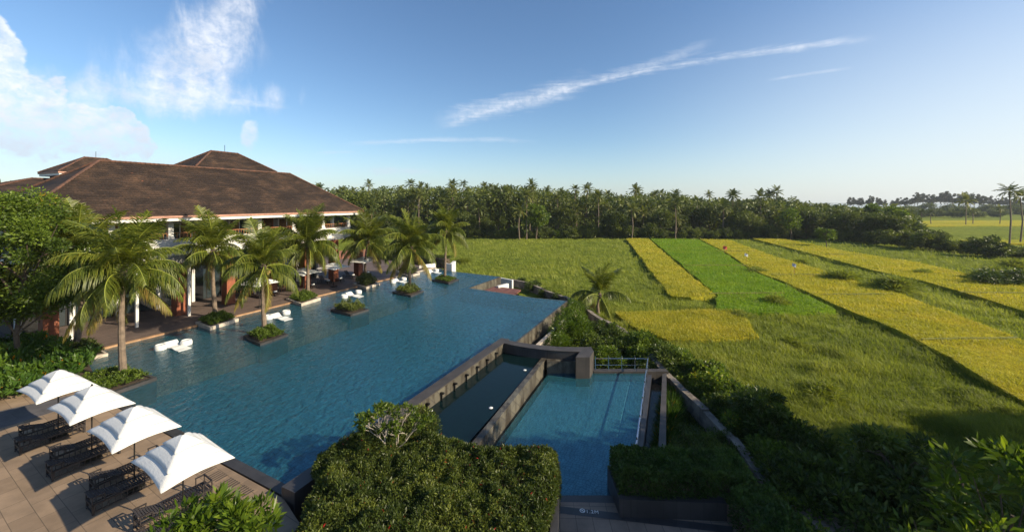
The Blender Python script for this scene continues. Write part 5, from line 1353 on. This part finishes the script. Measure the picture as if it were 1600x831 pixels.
# weedy grass cover of the strip between garden wall and pools, so no bare soil shows
g = np.random.default_rng(610); n = 26000; y = 9+g.random(n)*47; xr = wallx(y); xl = np.where(y < 28.3, 10.2+0*y, 7.4-0*(y)); xl = np.where(y < 27, 7.6+(y-16)*.22, np.where(y > 46, 4, xl-(46-y)*.28+.4))
x = xl+(xr-xl)*g.random(n); keep = (xr > xl) & ~((y > 13) & (y < 16.8) & (x < 8)); x, y = x[keep], y[keep]; n = len(x)
V, Fc = blades(np.column_stack([x, y]), np.full(n, -2.02), .15+.5*vnoise(x, y, 4)*g.random(n), np.full(n, .06), g, .7, (0,0))
tag(tri_fix('weeds', V, Fc, M['darkleaf'], np.concatenate([g.random(n)]*2)), 'low weeds covering the garden strip inside the boundary wall', 'ground cover', None, 'stuff')
# clumps of taller grass as bumps in the field
CB = [bush_mesh('grass_clump', 1.0, .9, 2600, .35, .035, 'grass', 620+k, 26, .3) for k in range(2)]
for i, (px, py, r) in enumerate(((1180,428,1.6),(1215,478,1.6),(1320,440,2.4),(1395,455,3.0),(1440,430,1.4),(1290,620,1.2),(730,398,0),(1560,440,3.2),(1580,418,2.2),(1250,412,1.3),(1160,500,1.2),(1240,540,1.0),(725,412,1.6))):
    if r: tag(obj_from('grass_clump', CB[i % 2], None, P(px, py, G), i*1.3, (r*1.3, r, r*.8)), 'taller dark tuft of grass standing in the field', 'grass clump', 'tall grass tufts in the field')
tag(obj_from('shrub', BM['a', 1], None, P(1565,447,G), 0, (4.2,3.0,1.9)), 'wide low feathery bush in the grass near the right edge', 'shrub')

# ------------------------------------------------------------------ far forest
rf = random.Random(99)
def far_palm_mesh(seed, nf=19):
    g = random.Random(seed); parts = []
    for k in range(nf):
        u_ = k/nf; el = R(82-118*u_+g.uniform(-8, 8)); dr = R(35+55*u_)
        V, Fc, A, pt = frond_arrays(3.6*g.uniform(.85,1.1), el, dr, 15, .95, .22, seed*31+k, .3+.8*u_)
        a = k*2.39996+g.uniform(-.3,.3); c, s_ = math.cos(a), math.sin(a); Rm = np.array([[c,-s_,0],[s_,c,0],[0,0,1]])
        parts.append((V@Rm.T, Fc, A+.15*(g.random()-.5)+(.25 if u_ > .85 else 0)))
    V, Fc, A = join(parts); return np_mesh('crown', V, Fc, M['palm_far'], attr=A, link=False)
FP = [far_palm_mesh(700+k) for k in range(5)]
def far_trunk(seed, h):
    mb = MB(); g = random.Random(seed); b = Vector((g.uniform(-.6,.6), g.uniform(-.6,.6), 0)); mb.tube([(0,0,-h), Vector((0,0,-h*.5))+b, (0,0,0)], [.24,.19,.15], 6); o = mb.build('trunk', M['bark']); me = o.data; bpy.data.objects.remove(o); return me
FT = [far_trunk(720+k, 16) for k in range(3)]
def ytop(px): return float(np.interp(px, [470,520,600,700,760,800,860,900,960,1040,1100,1200,1260,1330,1420], [296,286,283,284,282,281,288,291,293,291,300,303,309,312,320]))
def ybase(px): return float(np.interp(px, [470,1280,1330,1400,1500,1600], [372,374,379,388,398,402]))
cnt = 0
def far_palm(px, d, zt, sc, label='coconut palm in the dense palm grove beyond the field', group='coconut palms in the far grove'):
    x = (px-800)/F*d; zb = max(zt, 6)  
    t = empty('coconut_palm', (x, d, zt), rf.uniform(0, 6.28), label, 'palm tree', group)
    c = obj_from('crown', FP[rf.randrange(5)], t, None, 0, sc); c.scale = (sc, sc, sc*.95)
    hh = zt-(G-.5); obj_from('trunk', FT[rf.randrange(3)], t, None, 0, (1, 1, hh/16))
for i in range(236):
    px = rf.uniform(478, 1330); row = rf.random()**.8; d0_ = F*(H-G)/(ybase(px)-HZ); d = d0_+5+row*62
    yt = ytop(px)+(rf.random()**1.1)*52*(1.02-row*.8)+(7 if rf.random() < .7 else 1); 
    if rf.random() < .05: yt = ytop(px)-4; 
    zt = H-(yt+4-HZ)/F*d-1.4; far_palm(px, d, zt, rf.uniform(.85, 1.15))
g = np.random.default_rng(900); n = 70000; px_ = 455+990*g.random(n); yb_ = np.interp(px_, [470,1280,1330,1400,1500,1600], [372,374,379,388,398,402]); d_ = F*(H-G)/(yb_-HZ)+14+60*g.random(n)
yt_ = np.interp(px_, [470,520,600,700,760,800,860,900,960,1040,1100,1200,1260,1330,1420,1450], [300,292,290,291,289,289,295,298,300,299,308,311,316,319,330,350])+1
zt_ = H-(yt_-HZ)/F*d_+5*(vnoise(px_*.09, d_*.12, 31)-.85); z_ = G+(zt_-G)*g.random(n)**.6; x_ = (px_-800)/F*d_
V, Fc = leaves(np.column_stack([x_, d_, z_]), rdir(n, g), .9+.7*g.random(n), .5+.4*g.random(n), g)
tag(np_mesh('forest', V, Fc, M['broad'], attr=np.clip(.1+.6*vnoise(px_*.1, z_*.5, 32)+.3*g.random(n)-.1, 0, 1)), 'dense dark mass of foliage filling the depth of the far palm grove', 'woodland', None, 'stuff')
# palms one can single out in front of the grove
for px, py, d, lb in ((823,306,140,'yellowish coconut palm standing clear in front of the grove at its left half'), (812,330,138,'short yellow fronded palm low in front of the grove'), (987,328,140,'palm with hanging fronds in front of the grove above the narrow yellow plot'), (1055,318,141,'pale coconut palm in front of the grove above the green strip'), (1145,303,200,'tall palm whose crown stands above the grove over the yellow strip'), (1213,300,190,'twin topped palm rising above the grove skyline'), (1203,303,192,'left one of the two palms rising above the grove skyline')):
    far_palm(px, d, H-(py-HZ)/F*d, 1.05, lb, None)
BT = [tree_mesh(4.2, 9.5, 3600, .62, .34, 'broad', 740+k, 30, .36) for k in range(4)]+[tree_mesh(3.8, 9.5, 3200, .6, .33, 'lime', 750+k, 26, .36) for k in range(2)]
BTT = [skel_mesh(4.0, 9.5, .25, 760+k) for k in range(2)]
def far_tree(px, d, h, k, label, group, wd=1.0):
    t = empty('broadleaf_tree', ((px-800)/F*d, d, G-.2), rf.uniform(0,6.28), label, 'tree', group); s_ = h/9.5
    obj_from('crown', BT[k], t, None, 0, (s_*wd, s_*wd, s_)); obj_from('trunk', BTT[k % 2], t, None, 0, (s_*wd, s_*wd, s_))
for i in range(150):
    px = rf.uniform(470, 1400); d0_ = F*(H-G)/(ybase(px)-HZ); row = rf.random(); d = d0_+3+row*70
    far_tree(px, d, rf.uniform(7, 10.5)+row*6.5*(1 if px < 1250 else .4), rf.randrange(4), 'dark broadleaf tree mixed into the far palm grove', 'broadleaf trees in the far grove', 1.05)
for px, d, h, k, lb in ((838,142,12.5,4,'yellow green domed tree in front of the palm grove'), (1236,138,11,5,'bright yellow green tree at the right part of the grove'), (770,175,19,0,'tall dark tree rising at the skyline of the grove left of centre'), (800,178,19,1,'flat topped dark tree on the skyline of the grove'), (560,150,16.5,2,'dark tree on the skyline directly right of the hotel roof'), (1365,150,12.5,4,'olive green tree near the end of the grove'), (1395,146,11.5,5,'sunlit olive tree at the last bend of the grove'), (1340,152,11,0,'dark rounded tree near the end of the grove'), (1310,148,10.5,1,'brownish green tree behind the long yellow strip')):
    far_tree(px, d, h, k, lb, None)
FB = [bush_mesh('bush', 2.6, 4.0, 2600, .42, .24, 'broad', 770+k, 26, .55) for k in range(4)]+[bush_mesh('bush', 2.4, 3.6, 2000, .42, .24, 'lime', 780, 22, .5)]
for i in range(92):
    px = 480+850*i/92+rf.uniform(-4, 4); d = F*(H-G)/(ybase(px)-HZ)+rf.uniform(-.5, 5); s_ = rf.uniform(.7, 1.25)
    o = obj_from('bush', FB[rf.randrange(4) if rf.random() < .9 else 4], None, ((px-800)/F*d, d, G-.1), rf.uniform(0,6), (s_, s_, s_*rf.uniform(.8,1.25))); tag(o, 'dark bush along the foot of the far palm grove', 'bush', 'bushes at the foot of the far grove')
for i, (px, py, s_, lb) in enumerate(((1345,379,1.0,''),(1372,382,1.2,''),(1400,386,1.3,''),(1425,388,1.2,''),(1448,391,1.3,''),(1470,393,1.0,''),(1492,395,.8,''),(1388,376,1.2,''),(1415,378,1.4,''),(1440,380,1.3,''),(1330,374,1.0,''),(1360,370,1.0,''),(1465,383,1.1,''),(1516,396,.8,''),(1530,390,.9,''))):
    d = F*(H-G)/(py-HZ); o = obj_from('bush', FB[i % 4], None, ((px-800)/F*d, d, G-.1), i, (s_*1.1, s_*1.1, s_)); tag(o, 'thick green bush in the bank of bushes right of the grove', 'bush', 'bank of bushes right of the grove')
d = F*(H-G)/(402-HZ); o = obj_from('bush', FB[1], None, ((1547-800)/F*d, d, G-.1), 0, (1.75,1.5,1.25)); tag(o, 'big dark rounded bush standing alone before the far yellow plot', 'bush')
for i, (px, py) in enumerate(((1575,400),(1600,404),(1590,396),(1628,405))):
    d = F*(H-G)/(py-HZ); o = obj_from('bush', FB[2], None, ((px-800)/F*d, d, G-.1), i, (1.0,.9,.5)); tag(o, 'low scrub bush at the foot of the two tall palms', 'bush', 'low scrub at the right edge')
# tall palms at the right edge, bending in the wind
for px, pt_, pb_, lb in ((1577,299,384,'tall slender palm with windswept crown, left one of the pair at the right edge'), (1594,308,380,'tall slender palm, right one of the pair at the right edge'), (1509,314,352,'windswept palm standing before the coastal trees')):
    d = F*(H-G)/(pb_-HZ); z = H-(pt_-HZ)/F*d; sc = .95 if px > 1550 else 1.6; far_palm(px, d, z, sc, lb, None)
d = 250
for px, y_ in ((1520,330),(1562,326),(1455,333),(1440,332)): far_palm(px, 235, H-(y_-HZ)/F*235, .9, 'small palm on the far plain before the coastal trees', 'small palms on the far plain')
# coastal casuarinas
CT = [tree_mesh(6.0, 24, 2600, 1.1, .5, 'casu', 800+k, 18, .27) for k in range(3)]; CTT = [skel_mesh(6, 24, .3, 810+k, 'bark2', 12, 1.0) for k in range(2)]
def ytc(px): return float(np.interp(px, [1320,1350,1380,1400,1430,1480,1530,1560,1600,1700], [307,306,309,311,302,300,303,308,309,309]))
for i in range(50):
    px = 1322+ (1690-1322)*(i+.5)/50+rf.uniform(-3,3); d = rf.uniform(540, 610); h = H-(ytc(px)+rf.uniform(-1,4)-HZ)/F*d-G
    t = empty('casuarina_tree', ((px-800)/F*d, d, G), rf.uniform(0,6), 'tall thin casuarina tree in the hazy row along the coast', 'tree', 'casuarina trees along the coast'); s_ = h/22
    obj_from('crown', CT[i % 3], t, None, 0, (s_*.9, s_*.9, s_)); obj_from('trunk', CTT[i % 2], t, None, 0, (s_, s_, s_))
for i in range(44):
    px = 1395+(1690-1395)*(i+.5)/44; d = rf.uniform(330, 470); s_ = rf.uniform(1.3, 2.2)*d/400*1.3
    o = obj_from('bush', FB[i % 4], None, ((px-800)/F*d, d, G-.1), i, (s_*1.4, s_, s_*.9)); tag(o, 'dark scrub mass below the coastal trees', 'bush', 'scrub below the coastal trees')
# lone tree in the field with its thin trunk
tl = empty('field_tree', P(1291,387,G), 0, 'lone small tree with a bare trunk at the edge of the long yellow strip', 'tree')
obj_from('crown', tree_mesh(2.6, 6.0, 1500, .5, .25, 'lime', 830, 16, .36), tl); obj_from('trunk', skel_mesh(2.0, 6.0, .16, 831), tl)
# rag scarecrows
for px, py, cname, cc_, lb in ((1132,399,'red_cloth',(.55,.09,.07),'red rag on a stick between green and yellow rice'), (1166,413,'white_cloth',(.75,.75,.75),'white rag on a stick at the edge of the green rice'), (1241,432,'blue_grey_cloth',(.35,.4,.55),'small pale rag on a stick in the widest yellow strip')):
    t = empty('rag_marker', P(px, py, G), 0, lb, 'field marker'); mb = MB(); mb.tube([(0,0,0),(0,0,2.4)], .035, 6); mb.build('stick', M['wood'], t)
    mb = MB(); s_ = 1.1 if 'red' in cname else .75
    for k in range(5):
        for j in range(4):
            f_ = lambda u_, v_: (u_*.9*s_-.3, .18*math.sin(u_*6+v_*3)*s_, 2.35-v_*.75*s_-.25*u_**2)
            mb.face([f_(k/5,j/4), f_((k+1)/5,j/4), f_((k+1)/5,(j+1)/4), f_(k/5,(j+1)/4)])
    mb.build('rag', mat(cname, cc_, .9), t)
# trees behind the hotel at the left
for i, (px, py, d, h) in enumerate(((10,278,70,16.5),(45,283,78,16),(-30,275,66,17))):
    far_tree(px, d, h, i % 4, 'dark tree showing above the hotel roof at the left edge', 'trees behind the hotel')
# ------------------------------------------------------------------ unseen trees added right of the view to cast the lower-right shade
SH = [tree_mesh(5.0, 14, 11000, .6, .32, 'broad', 850+k, 40, .34) for k in range(2)]; SHT = skel_mesh(4.5, 14, .35, 860, 'bark2', 14)
for i, (x, y, h) in enumerate(((24,10,15),(27.5,13.5,12.5),(33,16,9.5),(40,18,9))):
    t = empty('broadleaf_tree', (x, y, G), i*1.1, 'tall dense tree added out of view on the right to cast shade', 'tree', 'trees added outside the frame for their shade'); s_ = h/14
    obj_from('crown', SH[i % 2], t, None, 0, (s_*.95, s_*.95, s_)); obj_from('trunk', SHT, t, None, 0, (s_, s_, s_))

# ------------------------------------------------------------------ haze
mh = bpy.data.materials.new('haze'); mh.use_nodes = True; mh.node_tree.nodes.clear()
vh = mh.node_tree.nodes.new('ShaderNodeVolumePrincipled'); oh = mh.node_tree.nodes.new('ShaderNodeOutputMaterial')
vh.inputs['Color'].default_value = (.80, .88, .97, 1); vh.inputs['Density'].default_value = .00013; vh.inputs['Anisotropy'].default_value = .2
mh.node_tree.links.new(vh.outputs[0], oh.inputs['Volume'])
mb = MB(); mb.box((150, 340, 14), (1900, 900, 46)); tag(mb.build('haze', mh), kind='stuff')
S.cycles.volume_bounces = 0; S.cycles.volume_step_rate = 5
